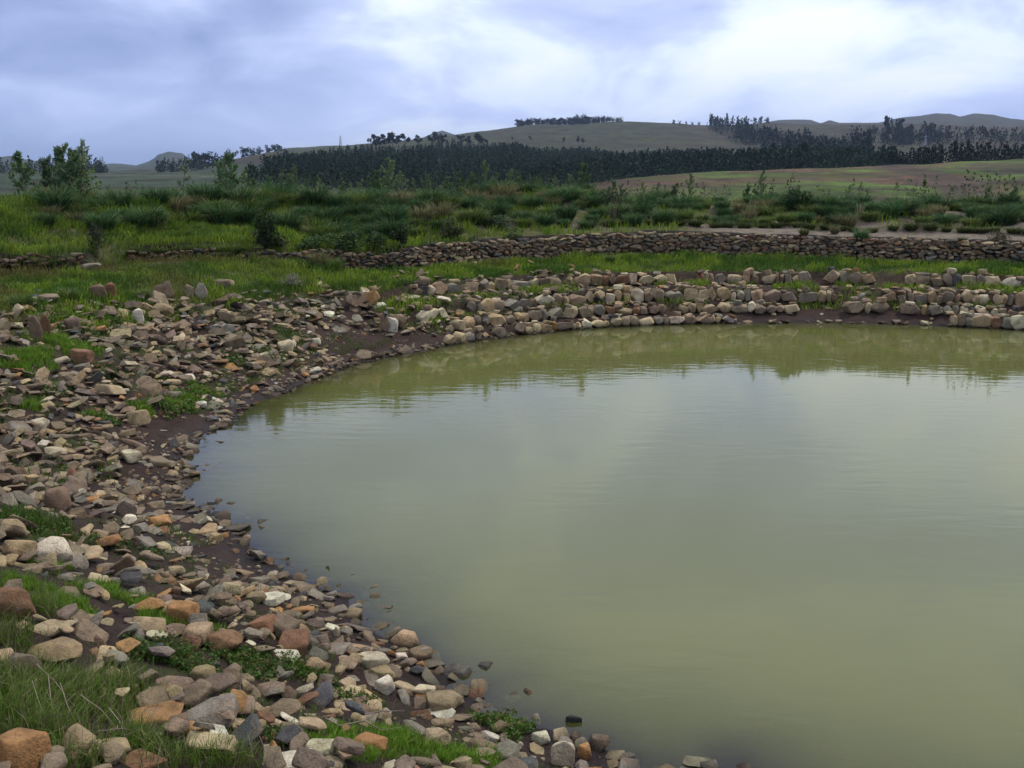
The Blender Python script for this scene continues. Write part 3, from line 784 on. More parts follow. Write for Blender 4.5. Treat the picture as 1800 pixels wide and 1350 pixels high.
# ---- hand placed loose stones: px, py (centre), width and height in photo pixels, shape, colour, upright, label, short name
HAND = [
 (87, 970, 62, 54, 'round', 'white', 0, 'pale whitish grey rounded boulder standing proud of the dark weeds on the bank', 'the pale grey boulder'),
 (258, 1065, 50, 28, 'round', 'orange', 0, 'smooth oval orange stone lying flat on bright green grass', 'the oval orange stone'),
 (318, 1081, 56, 42, 'block', 'orange', 0, 'chunky orange tan stone with a flat top on bright green grass', 'the chunky orange stone'),
 (389, 1130, 66, 42, 'round', 'rust', 0, 'rounded stone with a rusty orange top above dark leafy weeds', 'the rusty topped stone'),
 (262, 1139, 42, 20, 'slab', 'slate', 0, 'dark blue grey flat stone below the chunky orange stone', 'the dark flat stone'),
 (475, 1054, 46, 24, 'block', 'white', 0, 'bright white angular stone among brown rubble near the muddy cove', 'the bright white chunk'),
 (502, 1152, 46, 20, 'slab', 'white', 0, 'white flat stone beside a clump of dark green weeds', 'the white flat stone'),
 (551, 1174, 44, 34, 'round', 'tan', 0, 'round tan boulder behind a tuft of dark weeds', 'the round tan boulder'),
 (18, 1066, 70, 56, 'round', 'rust', 0, 'large rounded reddish brown boulder cut off by the edge of the picture', 'the big reddish boulder'),
 (87, 1108, 78, 26, 'slab', 'buff', 0, 'long flat buff stone bridging a dark gap above the tall grass', 'the long buff slab'),
 (88, 1145, 84, 46, 'round', 'tan', 0, 'broad rounded tan stone half sunk in tall grass', 'the broad tan stone'),
 (38, 1172, 52, 48, 'round', 'purplish', 0, 'dull purplish boulder overgrown by tall grass', 'the purplish boulder'),
 (30, 1325, 92, 74, 'block', 'orange', 0, 'big orange brown block in the lowest grassy corner of the bank', 'the big orange block'),
 (267, 1258, 108, 38, 'slab', 'orange', 0, 'long rust orange slab propped over a deep shadow', 'the long orange slab'),
 (365, 1255, 92, 52, 'slab', 'grey', 0, 'broad pale grey slab touching the long orange slab', 'the broad grey slab'),
 (364, 1308, 84, 46, 'slab', 'buff', 0, 'pointed pale grey slab below the broad grey slab', 'the pointed pale slab'),
 (500, 1340, 90, 34, 'slab', 'white', 0, 'large white slab at the lower edge of the picture', 'the large white slab'),
 (333, 1281, 40, 26, 'round', 'orange', 0, 'small rounded orange stone wedged under the broad grey slab', 'the small wedged orange stone'),
 (242, 1342, 82, 24, 'slab', 'rust', 0, 'flat rusty brown slab at the lower edge below the long orange slab', 'the low rusty slab'),
 (180, 1315, 74, 34, 'slab', 'tan', 0, 'flat tan slab in grass with twigs lying behind it', 'the twiggy tan slab'),
 (473, 1214, 52, 27, 'round', 'grey brown', 0, 'oval grey brown stone beside a dry upright stalk', 'the oval stone by the stalk'),
 (491, 1247, 66, 36, 'round', 'grey brown', 0, 'broad rounded grey brown stone downhill of the dry stalk', 'the broad rounded stone'),
 (356, 1188, 42, 28, 'block', 'tan', 0, 'tan wedge stone beside a patch of bare brown mud', 'the tan wedge'),
 (300, 1203, 66, 22, 'shard', 'grey brown', 0, 'long pointed grey brown stone edging bare mud', 'the long pointed stone'),
 (560, 1314, 62, 30, 'slab', 'cream', 0, 'pale cream flat stone between the white slab and the bright grass', 'the cream flat stone'),
 (782, 1234, 62, 40, 'block', 'tan', 0, 'pointed orange tan stone at the water edge above a white slab', 'the pointed tan stone'),
 (772, 1255, 52, 17, 'slab', 'white', 0, 'narrow white slab under the pointed orange tan stone', 'the narrow white slab'),
 (857, 1257, 32, 22, 'block', 'slate', 0, 'dark grey angular block on the wet edge of the water', 'the dark angular block'),
 (655, 1160, 56, 31, 'block', 'cream', 0, 'large flat topped cream stone close to the water', 'the flat topped cream stone'),
 (675, 1206, 36, 34, 'block', 'white', 0, 'white three sided stone set on brown rubble', 'the white three sided stone'),
 (742, 1211, 44, 26, 'slab', 'cream', 0, 'cream slab behind the pointed orange tan stone', 'the cream slab'),
 (757, 1168, 46, 18, 'slab', 'grey', 0, 'flat grey stone lying just out in the shallow water', 'the flat stone in the shallows'),
 (732, 1181, 26, 19, 'round', 'slate', 0, 'small dark wet stone touching the flat grey stone in the shallows', 'the small wet stone'),
 (705, 1156, 24, 14, 'shard', 'white', 0, 'small white sliver of stone at the water edge', 'the white sliver'),
 (645, 1305, 62, 40, 'block', 'orange', 0, 'warm orange boulder beside bright green grass near the lower edge', 'the warm orange boulder'),
 (1009, 1270, 28, 20, 'shard', 'slate', 1, 'tilted dark shard sticking up out of open water', 'the shard in the water'),
 (1232, 1342, 60, 20, 'round', 'cream', 0, 'pale oval stone alone in the shallows at the lower edge', 'the lone pale oval stone'),
 (1102, 1335, 30, 16, 'shard', 'grey', 0, 'small dark and white stone alone in the shallows', 'the small lone stone'),
 (990, 1327, 40, 46, 'slab', 'cream', 1, 'tall pale leaning stone at the waterline', 'the tall pale leaning stone'),
 (1027, 1325, 24, 32, 'block', 'orange', 0, 'small orange block on the waterline beside the tall pale leaning stone', 'the small orange block'),
 (950, 1298, 34, 25, 'block', 'cream', 0, 'cream angular block on the waterline', 'the cream waterline block'),
 (882, 1277, 36, 27, 'round', 'tan', 0, 'rounded tan stone on the waterline by the dark angular block', 'the rounded waterline stone'),
 (922, 1342, 48, 22, 'round', 'slate', 0, 'dark rounded stone at the lower edge by the water', 'the dark rounded stone'),
 (767, 1300, 46, 36, 'block', 'buff', 0, 'yellowish upright stone in bright grass', 'the yellowish upright stone'),
 (777, 1272, 42, 19, 'slab', 'tan', 0, 'flat tan stone under the narrow white slab', 'the flat tan stone'),
 (172, 518, 28, 30, 'slab', 'brown', 1, 'upright brown slab on the grassy rim under a flat capstone', 'the capped upright slab'),
 (194, 515, 19, 32, 'slab', 'rust', 1, 'upright reddish slab leaning beside the capped slab', 'the leaning reddish slab'),
 (162, 497, 30, 8, 'slab', 'grey', 0, 'thin flat capstone resting on the upright slabs of the rim', 'the capstone'),
 (287, 512, 33, 32, 'slab', 'grey brown', 1, 'large three cornered slab standing upright on the grassy rim', 'the three cornered slab'),
 (353, 514, 24, 30, 'slab', 'grey', 1, 'leaning grey slab on the rim past the three cornered slab', 'the leaning grey slab'),
 (333, 513, 16, 24, 'shard', 'grey brown', 1, 'narrow upright stone between two larger slabs on the rim', 'the narrow upright stone'),
 (390, 499, 30, 15, 'slab', 'grey brown', 0, 'flat grey slab lying on meadow grass above the rim', 'the slab on the meadow'),
 (63, 581, 20, 46, 'slab', 'brown', 1, 'tall brown slab leaning uphill in thick grass', 'the tall leaning slab'),
 (80, 577, 18, 42, 'slab', 'rust', 1, 'second tall slab leaning against the tall brown one', 'the second leaning slab'),
 (127, 571, 26, 27, 'block', 'purplish', 0, 'dark upright block of a pair below the grassy rim', 'the dark block'),
 (243, 558, 18, 28, 'slab', 'white', 1, 'bluish white slab standing on end in the rubble', 'the bluish white upright slab'),
 (280, 546, 42, 27, 'round', 'tan', 0, 'large tan boulder at the head of the rubble slope', 'the large tan boulder'),
 (143, 628, 36, 27, 'block', 'rust', 0, 'rusty brown angular block beside a bright grass patch', 'the rusty angular block'),
 (107, 634, 25, 11, 'slab', 'cream', 0, 'pale cream capped stone by a bright grass patch', 'the pale capped stone'),
 (502, 609, 29, 21, 'block', 'cream', 0, 'cream angular block where rubble meets bare mud', 'the cream angular block'),
 (555, 601, 18, 13, 'block', 'white', 0, 'small bluish white block at the foot of the rubble', 'the small bluish block'),
 (688, 572, 23, 28, 'block', 'white', 1, 'bright white stone standing upright above bare mud', 'the white standing stone'),
 (665, 537, 28, 11, 'slab', 'white', 0, 'flat white stone high in the rubble above the white standing stone', 'the flat white stone'),
 (230, 805, 34, 26, 'round', 'cream', 0, 'pale cream boulder on the mud edge of the west bank', 'the pale cream boulder'),
 (163, 877, 44, 14, 'slab', 'orange', 0, 'flat orange stone in the rubble of the west bank', 'the flat orange stone'),
 (97, 880, 44, 40, 'shard', 'brown', 0, 'long brown stone lying slantwise down the slope', 'the slanting brown stone'),
 (20, 833, 42, 26, 'round', 'rust', 0, 'rounded reddish stone cut off by the picture edge on the west bank', 'the rounded reddish stone'),
 (66, 746, 36, 20, 'block', 'cream', 0, 'pale pinkish white stone alone among brown rubble', 'the pinkish white stone'),
 (94, 792, 34, 16, 'shard', 'cream', 0, 'narrow cream shard slanting between grass and rubble', 'the narrow cream shard'),
 (190, 685, 52, 22, 'slab', 'buff', 0, 'broad pale topped slab in the middle of the rubble slope', 'the broad pale slab'),
 (350, 712, 26, 12, 'block', 'white', 0, 'white angular stone by the water edge of the west bank', 'the white angular stone'),
 (304, 694, 30, 17, 'shard', 'grey', 0, 'long blue grey stone beside small green weeds', 'the long blue grey stone'),
 (240, 735, 40, 28, 'block', 'tan', 0, 'tan and rust stacked stone above the bare mud strip', 'the tan stacked stone'),
 (140, 461, 9, 11, 'round', 'white', 0, 'small round white stone at the end of the overgrown wall remnant', 'the small round white stone'),
 (837, 465, 16, 11, 'round', 'tan', 0, 'round tan stone sitting alone in meadow grass above the terraces', 'the lone meadow stone'),
 (1005, 467, 14, 7, 'slab', 'orange', 0, 'small flat orange stone on meadow grass above the terraces', 'the small meadow stone'),
 (1720, 563, 44, 26, 'block', 'white', 0, 'large pale blotchy boulder at the far waterline', 'the pale blotchy boulder'),
 (1360, 553, 9, 8, 'round', 'buff', 0, 'small yellowish stone resting on the far mud bank', 'the small yellowish stone'),
]
occupied = []
for (px, py, w, h, kind, cn, up, label, short) in HAND:
    x, y, z = ground_at(px, py + h * 0.42)
    z = max(z, -0.03)
    dist = math.sqrt(x * x + y * y + (EYE - z) ** 2)
    W = w / FPX * dist
    Hh = h / FPX * dist
    prs = PROTO[kind]; i = random.randrange(len(prs)); pr = prs[i]; ph = PROTO_H[kind][i]; pw = float(np.ptp(pr[1][:, 1]))
    fa = math.atan2(x, y)
    if up:
        tk = min(W, Hh) * 0.38
        size = (Hh * 1.15, W / pw, tk / ph)
        rot = (random.uniform(-.25, .1), math.radians(90) + random.uniform(-.25, .25), math.radians(90) - fa)
        size = (Hh * 1.15, W * 1.0 / pw, tk / ph)
        rot = Euler((0, math.radians(-90) + random.uniform(-.2, .2), math.radians(-90) - fa + random.uniform(-.2, .2)))
        loc = (x, y + tk * .4, z + Hh * 0.36)
    else:
        deep = W * random.uniform(.6, .8)
        sdep = (EYE - z) / dist
        thick = min(max((Hh - .8 * deep * sdep) / math.sqrt(1 - sdep * sdep), Hh * .34), Hh * .85) * 1.12
        size = (W, deep / pw, thick / ph)
        rot = (random.uniform(-.1, .16), random.uniform(-.12, .12), -fa + random.uniform(-.3, .3) + (math.pi if random.random() < .5 else 0))
        loc = (x, y + deep * .25, z + thick * 0.36)
    if label.startswith('thin flat capstone'):
        loc = (x, y + .05, z + 0.40)
    rot = tuple(rot)
    col = vary(PAL[cn], 0.08)
    STONES.append(dict(loc=loc, rot=rot, size=size, proto=pr, col=col, cn=cn, kind=kind, w=W, label=label, short=short, hand=True))
    occupied.append((loc[0], loc[1], W * 0.42))

# ---- random loose stones
CELL = 0.35
grid = {}
def g_add(x, y, r):
    grid.setdefault((int(x // CELL), int(y // CELL)), []).append((x, y, r))
def g_free(x, y, r, k):
    cx, cy = int(x // CELL), int(y // CELL)
    for i in range(cx - 2, cx + 3):
        for j in range(cy - 2, cy + 3):
            for (a, b, q) in grid.get((i, j), ()):
                if (a - x) ** 2 + (b - y) ** 2 < ((r + q) * k) ** 2:
                    return False
    return True
for o in occupied: g_add(*o)
# grass patches inside the rubble, in picture px: x, y, radius in metres
PATCH = [(285, 1085, .36), (335, 1100, .30), (235, 1060, .22), (700, 1300, .34), (780, 1330, .36), (640, 1325, .30), (840, 1335, .28), (60, 920, .42), (20, 915, .40), (110, 950, .22), (130, 615, .55), (60, 630, .5), (95, 600, .5), (30, 645, .4), (60, 718, .3), (180, 1040, .3), (90, 1000, .22),
         (900, 1285, .20), (870, 1275, .16), (300, 1160, .3), (430, 1165, .3), (560, 1190, .16), (520, 1180, .18), (250, 720, .28), (310, 715, .3), (355, 690, .35), (330, 705, .28), (165, 735, .2), (40, 1030, .3), (120, 1065, .3), (560, 1310, .2), (600, 1290, .24)]
PW = []
for (a, b, r) in PATCH:
    x, y, z = ground_at(a, b)
    PW.append((x, y, .82 * r * max(1, y / 14)))
TALL_PX = [(15, 1125, .22), (75, 1205, .26), (110, 1235, .30), (30, 1245, .32), (160, 1215, .26), (215, 1215, .24), (100, 1295, .22), (130, 1340, .2), (235, 1305, .2), (295, 1335, .22), (8, 1205, .22), (195, 1265, .2), (400, 1338, .18), (75, 1075, .2), (60, 1280, .26)]
TALL = []
for (a, b, r) in TALL_PX:
    x, y, z = ground_at(a, b)
    TALL.append((x, y, r))
def in_patch(x, y, L):
    return any((x - a) ** 2 + (y - b) ** 2 < r * r for a, b, r in L)
# bare mud (no rubble) patches
BARE = []
for (a, b, r) in [(400, 985, .30), (370, 960, .28), (425, 995, .24), (275, 1185, .16), (330, 1212, .14), (700, 1245, .16), (300, 750, .42), (330, 735, .42), (255, 840, .30), (285, 800, .30), (610, 610, .6), (650, 600, .5), (700, 590, .5), (500, 675, .4), (440, 700, .4), (490, 585, .3)]:
    x, y, z = ground_at(a, b)
    BARE.append((x, y, r))
cand = 66000
cxs = rng.uniform(-14.5, 2.5, cand); cys = rng.uniform(2.6, 29.5, cand)
cd, cbx, cby = sdist(cxs, cys)
ctw = tweight(cbx, cby)
cn_ = fbm(cxs * 0.55, cys * 0.55, 90, 3)
cz = height(cxs, cys)
ppx, ppy = pix_of(cxs, cys, cz)
vis = (ppx > -420) & (ppx < 1500) & (ppy < 1750) & (ppy > 430) & (cys > 2.6)
sizes = np.clip(rng.lognormal(math.log(0.150), 0.38, cand), 0.08, 0.40)
NBIG = 34000                                   # the rest only fill the gaps between these
sizes[NBIG:] = rng.uniform(0.07, 0.16, cand - NBIG)
sizes *= np.interp(cys, [4, 9, 16, 28], [1.0, 1.0, 1.12, 1.35])
sizes = np.minimum(sizes, np.interp(cys, [4, 7, 10, 14], [.20, .25, .32, .42]))
order = np.argsort(-sizes)
count = 0
for i in order:
    if not vis[i]: continue
    d, x, y, L = cd[i], cxs[i], cys[i], sizes[i]
    if d < -0.42 or d > 6.6: continue
    near_ = y < 10.5
    dmax = float(np.interp(y, [9, 13, 17, 20, 26], [4.7, 4.3, 4.0, 3.5, 3.1])) + (cn_[i] - 0.5) * 1.8
    p = 1.0
    if d < -0.10:
        p = 0.10 if L < .2 else 0.0
    elif d < 0.22:
        p = 0.8 if L < 0.3 else 0.25
        if y > 12 and L > .24: p = 0.2
    elif d < (0.55 if near_ else 0.75):
        p = 0.75 if near_ else 0.42
    if d > dmax:
        p *= max(0.0, 1 - (d - dmax) / 0.9) * 0.6
    if d > 6.6 - 0.2: p = 0
    if ctw[i] > 0.35: p *= 0.30 if d < 2.6 else 0.05
    elif y > 21 and d > 3.6: p *= 0.45
    if cn_[i] < 0.36: p *= 0.55
    if i >= NBIG and d > .3: p *= 0.16
    if in_patch(x, y, PW): p *= 0.16
    if in_patch(x, y, TALL): p *= 0.10
    if in_patch(x, y, BARE): p *= 0.06
    if random.random() > p: continue
    k = (0.66 if L > 0.2 else 0.60) if not near_ else (0.70 if L > 0.2 else 0.64)
    if not g_free(x, y, L * 0.42, k): continue
    g_add(x, y, L * 0.42)
    count += 1
    kind = random.choices(['slab', 'block', 'round', 'shard'], [.64, .15, .04, .17] if not near_ else [.58, .16, .12, .14])[0]
    prs = PROTO[kind]; j = random.randrange(len(prs)); pr = prs[j]; ph = PROTO_H[kind][j]
    th = L * ph * random.uniform(.55, 1.0)
    cn, col = pick_col('near' if near_ else 'bank')
    tilt = 0.27 if kind == 'slab' else 0.36
    lift = random.uniform(0.05, 0.38) * th + (random.uniform(.03, .10) if random.random() < .45 and d > 0.9 else 0)
    if d < -0.10: lift = random.uniform(-.35, .15) * th
    rot = (random.gauss(0, tilt), random.gauss(0, tilt), random.uniform(0, 6.28))
    if random.random() < .06 and d > 1: rot = (random.uniform(.8, 1.4), random.gauss(0, .3), random.uniform(0, 6.28))
    STONES.append(dict(loc=(x, y, max(cz[i], -0.02) + lift), rot=rot, size=(L, L * random.uniform(.8, 1.15), th / ph), proto=pr, col=col, cn=cn, kind=kind, w=L, hand=False, d=d, near=near_))
# rubble fallen on the terrace ledges and the far waterline
for i in range(5200):
    s = random.random()
    x = random.uniform(-2.5, 17.0)
    yy = float(yw(x)) - random.uniform(2.6, 8.5)
    STONES.append(dict(_c=(x, yy)))
cc = np.array([s['_c'] for s in STONES if '_c' in s])
STONES = [s for s in STONES if '_c' not in s]
dd_, bb_, by_ = sdist(cc[:, 0], cc[:, 1]); zz_ = height(cc[:, 0], cc[:, 1]); tw_ = tweight(bb_, by_)
nled = 0
for (x, y), d, z, bx, t in zip(cc, dd_, zz_, bb_, tw_):
    if t < 0.3 or d < -0.08 or d > 3.1: continue
    p = 0.0
    if d < 0.10: p = 0.9 if 5.8 < bx < 11.6 else 0.35
    for a in C_D[1:]:
        if a + 0.16 < d < a + 0.42: p = 0.62
    if 1.3 < d < 2.05: p = 0.6
    if d > 2.5: p = 0.10
    if 5.8 < bx < 11.4 and 0.10 < d < 0.75: p = 0.05
    if random.random() > p: continue
    L = random.uniform(0.10, 0.30)
    if not g_free(x, y, L * .42, .8): continue
    g_add(x, y, L * .42)
    kind = random.choices(['slab', 'block', 'shard'], [.72, .08, .20])[0]
    prs = PROTO[kind]; j = random.randrange(len(prs)); pr = prs[j]; ph = PROTO_H[kind][j]; th = L * ph
    cn, col = pick_col('course')
    STONES.append(dict(loc=(x, y, max(z, -0.02) + th * .35), rot=(random.gauss(0, .2), random.gauss(0, .2), random.uniform(0, 6.28)), size=(L, L, L), proto=pr, col=col, cn=cn, kind=kind, w=L, hand=False, d=d, near=False, ledge=True))
    nled += 1
print('loose stones', len(STONES), 'ledge', nled)

# size in the picture decides which become things of their own
def on_screen(s):
    x, y, z = s['loc']
    p, q = pix_of(x, y, z)
    if not (4 < p < 1796 and 4 < q < 1346) or y < 1: return 0
    return s['w'] / math.sqrt(x * x + y * y + (z - EYE) ** 2)
rest = [s for s in STONES if not s['hand']]
rest.sort(key=lambda s: -on_screen(s))
N_AUTO = 300 - len(HAND)
single, mass = rest[:N_AUTO], rest[N_AUTO:]
def place_stone(s):
    o = obj('loose_stone', s['proto'][0], None, s['loc'], s['rot'], s['size'], s['col'])
    return o
hands = [s for s in STONES if s['hand']]
for s in hands:
    tag(place_stone(s), s['label'], 'stone', 'loose stones on the pond bank')
SHAPE = {'slab': 'flat stone', 'block': 'blocky stone', 'round': 'rounded stone', 'shard': 'splinter of stone'}
CW = {'grey brown': 'grey brown', 'brown': 'brown', 'grey': 'grey', 'tan': 'tan', 'buff': 'pale buff', 'orange': 'orange', 'rust': 'rusty', 'slate': 'dark slate grey', 'cream': 'cream', 'white': 'white', 'purplish': 'purplish brown'}
desc = {}
for s in single:
    hn = min(hands, key=lambda h: (h['loc'][0] - s['loc'][0]) ** 2 + (h['loc'][1] - s['loc'][1]) ** 2)
    dd = math.dist(hn['loc'][:2], s['loc'][:2])
    rel = 'touching' if dd < (hn['w'] + s['w']) * .5 else ('close to' if dd < .6 else 'in the rubble around')
    s['desc'] = f"{CW[s['cn']]} {SHAPE[s['kind']]} {rel} {hn['short']}"
    desc.setdefault(s['desc'], []).append(s)
for dsc, L in desc.items():
    L.sort(key=lambda s: -on_screen(s))
    for k, s in enumerate(L):
        lab = dsc if len(L) == 1 else (('largest ' if k == 0 else ordinal(k + 1) + ' largest ') + dsc)
        tag(place_stone(s), lab, 'stone', 'loose stones on the pond bank')
add_joined('stone_rubble', mass, None, 'brown and grey rubble of loose stones covering the pond bank')

gv = np.stack([rng.uniform(-9, 2, 16000), rng.uniform(4.5, 25, 16000)], 1)
gd, gbx, gby = sdist(gv[:, 0], gv[:, 1]); gz = height(gv[:, 0], gv[:, 1])
gsel = (gd > -.06) & (gd < 1.3) & (fbm(gv[:, 0] * 2, gv[:, 1] * 2, 99, 3) > .44)
gitems = []
for (x, y), z in zip(gv[gsel][:2600], gz[gsel][:2600]):
    L = random.uniform(.018, .055) * (1 if y < 11 else 1.5)
    cn, col = pick_col('bank')
    gitems.append(dict(loc=(x, y, z + L * .12), rot=(random.gauss(0, .3), random.gauss(0, .3), random.uniform(0, 6.28)), size=(L, L, L), proto=(None, None, None) + random.choice(PROTO['block'])[3:5], col=col))
for it in gitems: it['proto'] = (None,) + it['proto'][3:5] + it['proto'][3:5]
add_joined('gravel', gitems, None, 'fine gravel and chips strewn over the bare mud by the water')

# ---- stone courses of the terrace
dense = []
n = len(SHORE)
for i in range(n):
    a, b = SHORE[i], SHORE[(i + 1) % n]
    m = max(1, int(np.linalg.norm(b - a) / 0.05))
    for k in range(m):
        dense.append(a + (b - a) * k / m)
dense = np.array(dense)
sel = (dense[:, 1] > 15) & (dense[:, 0] > -5) & (dense[:, 0] < 19.5)
dense = dense[sel]
dense = dense[np.argsort(np.arctan2(dense[:, 0] - 7, -(dense[:, 1] - 15)) * 0 + dense[:, 0])]
ker = np.ones(41) / 41
sm = np.stack([np.convolve(np.pad(dense[:, k], 20, mode='edge'), ker, 'valid') for k in (0, 1)], 1)
tan_ = np.gradient(sm, axis=0); tan_ /= np.linalg.norm(tan_, axis=1)[:, None]
nrm = np.stack([-tan_[:, 1], tan_[:, 0]], 1)
def course(k, label, x_from, x_to, skip=(), order_=1.0, big=()):
    """one course of upright stones, a stone lifted on it here and there"""
    line = sm + nrm * C_D[k]
    s = np.concatenate([[0], np.cumsum(np.linalg.norm(np.diff(line, axis=0), axis=1))])
    root = empty('stone_terrace', (float(line[len(line) // 2][0]), float(line[len(line) // 2][1]), C_B[k]))
    tag(root, label, 'stone terrace', 'stone courses along the far shore')
    off = Vector(root.location)
    t = 0.0; items = []
    while t < s[-1]:
        w = random.choice([random.uniform(.14, .26), random.uniform(.20, .40), random.uniform(.34, .58)]) * (0.85 if k == 0 else 1)
        cx = float(np.interp(t + w / 2, s, line[:, 0])); cy = float(np.interp(t + w / 2, s, line[:, 1]))
        tx = float(np.interp(t + w / 2, s, tan_[:, 0])); ty = float(np.interp(t + w / 2, s, tan_[:, 1]))
        t += w * 0.97
        if cx < x_from or cx > x_to: continue
        if any(a < cx < b for a, b in skip): continue
        loose = float(1 - sstep(x_from, x_from + 2.5, cx)) * 0.6 + (1 - order_)
        if random.random() < loose * 0.45: continue
        if any(a < cx < b for a, b in big): hh = C_T[k] - C_B[k] + random.uniform(.12, .2); w2 = w * 1.3
        else: hh = (C_T[k] - C_B[k]) * random.uniform(.72, 1.22) + 0.03; w2 = w * random.uniform(.92, 1.05)
        z0 = max(h1(cx - (-ty) * 0.06, cy - tx * 0.06), -0.05) if False else C_B[k]
        z0 = min(z0, h1(cx, cy) + .02)
        kind = random.choices(['brick', 'block', 'round'], [.76, .18, .06])[0]
        prs = PROTO[kind]; j = random.randrange(len(prs)); pr = prs[j]; ph = PROTO_H[kind][j]; pw = float(np.ptp(pr[1][:, 1]))
        cn, col = pick_col('course')
        col = tuple(v * 1.18 for v in col)
        ang = math.atan2(ty, tx)
        items.append(dict(proto=pr, col=col, loc=(cx + random.uniform(-.03, .03), cy + random.uniform(-.05, .04), z0 + hh * .46),
                          rot=(random.gauss(0.10, .10 + .2 * loose), random.gauss(0, .11 + .25 * loose), ang + random.gauss(0, .2)),
                          size=(w2 * 1.03, random.uniform(.22, .30) / pw, hh / ph)))
        for _ in range(random.choice([0, 1, 1, 2])):
            L = random.uniform(.12, .32)
            kk = random.choice(['slab', 'slab', 'block', 'shard']); prs = PROTO[kk]; j = random.randrange(len(prs))
            cn, col = pick_col('course')
            items.append(dict(proto=prs[j], col=col, loc=(cx + random.uniform(-.12, .12), cy + random.uniform(-.06, .16), z0 + hh * .95 + L * PROTO_H[kk][j] * .35),
                              rot=(random.gauss(0, .15), random.gauss(0, .15), ang + random.gauss(0, .6)), size=(L, L, L)))
    for it in items:
        obj('stone', it['proto'][5], root, Vector(it['loc']) - off, it['rot'], it['size'], it['col'])
    return len(items)
n_c = course(0, 'lowest stone course standing at the waterline of the far shore', -1.6, 16.5, skip=[(6.1, 11.35)], big=[(11.3, 16.5)])
n_c += course(1, 'second stone course up from the water on the far shore', -1.9, 16.5, skip=[(8.0, 8.9), (10.0, 10.6)], order_=0.97)
n_c += course(2, 'third stone course up, below the ledge of small rubble', -3.0, 16.5, skip=[(9.0, 9.6)], order_=0.95)
n_c += course(3, 'topmost stone course edging the meadow grass of the far shore', -4.6, 16.5, skip=[(-3.2, -2.6), (4.6, 5.3), (10.4, 11.0)], order_=0.90)
print('course stones', n_c)

# ---- dry stone wall and its overgrown remnants
def dry_wall(label, p0, p1, hfun, batter=0.10, ragged=0.1, limit=300, pal='wall'):
    x0, x1 = float(np.interp(p0, WPX, WXY[:, 0])), float(np.interp(p1, WPX, WXY[:, 0]))
    xs = np.linspace(x0, x1, 400); ys = yw(xs)
    s = np.concatenate([[0], np.cumsum(np.hypot(np.diff(xs), np.diff(ys)))])
    zb = height(xs, ys - 0.15)
    root = empty('dry_stone_wall', (float(xs[200]), float(ys[200]), float(zb[200])))
    tag(root, label, 'stone wall', 'dry stone walls behind the meadow')
    off = Vector(root.location); items = []
    row_z = -0.04
    while True:
        rh = random.uniform(.065, .125)
        t = random.uniform(-.2, 0)
        done = True
        while t < s[-1]:
            w = random.uniform(.10, .28) if random.random() < .85 else random.uniform(.26, .42)
            c = t + w / 2
            t += w * 0.98
            x = float(np.interp(c, s, xs)); y = float(np.interp(c, s, ys)); z = float(np.interp(c, s, zb))
            H = float(hfun(x)) * (1 - ragged * (0.2 + 1.2 * float(vnoise(np.array([x * .9]), np.array([3.3]), 8)[0])) + 0.10 * ragged)
            if row_z + rh * .6 > H: continue
            done = False
            ang = math.atan2(float(np.interp(c + .2, s, ys) - np.interp(c - .2, s, ys)), float(np.interp(c + .2, s, xs) - np.interp(c - .2, s, xs)))
            kind = random.choices(['brick', 'block', 'slab', 'round'], [.58, .18, .16, .08])[0]
            prs = PROTO[kind]; j = random.randrange(len(prs)); ph = PROTO_H[kind][j]; pw = float(np.ptp(prs[j][1][:, 1]))
            hh = rh * random.uniform(.85, 1.35)
            cn, col = pick_col(pal)
            if pal == 'old': col = tuple(v * .62 for v in col)
            items.append(dict(proto=prs[j], col=col, loc=(x, y + batter * row_z + random.uniform(-.035, .03), z + row_z + rh * .5 + random.gauss(0, .022)),
                              rot=(random.gauss(0, .12), random.gauss(0, .20), ang + random.gauss(0, .18)), size=(w * .97, .20 / pw, hh * .97 / ph), a=w * hh))
        row_z += rh * .97
        if done: break
    def in_view(it):
        p, q = pix_of(*it['loc'])
        return -5 < p < 1805
    items.sort(key=lambda it: -(it['a'] if in_view(it) else it['a'] * .01))
    for it in items[:limit]:
        obj('stone', it['proto'][5], root, Vector(it['loc']) - off, it['rot'], it['size'], it['col'])
    if items[limit:]:
        for it in items[limit:]:
            it['loc'] = tuple(Vector(it['loc']) - off)
        add_joined('small_wall_stones', items[limit:], root)
    return root, len(items)
_, nw1 = dry_wall('long dry stone wall of brown field stones behind the far meadow', 712, 1960, lambda x: wall_h(x) + .10)
_, nw4 = dry_wall('low overgrown stretch of stone wall under the brambles', 452, 708, lambda x: 0.56, .2, .35, pal='old')
_, nw2 = dry_wall('low tumbled wall remnant half buried in grass between two dark bushes', 228, 440, lambda x: 0.42, .2, .5, pal='old')
_, nw3 = dry_wall('dark overgrown wall remnant at the edge of the picture below the meadow slope', -90, 142, lambda x: 0.42, .2, .45, pal='old')
print('wall stones', nw1, nw2, nw3)

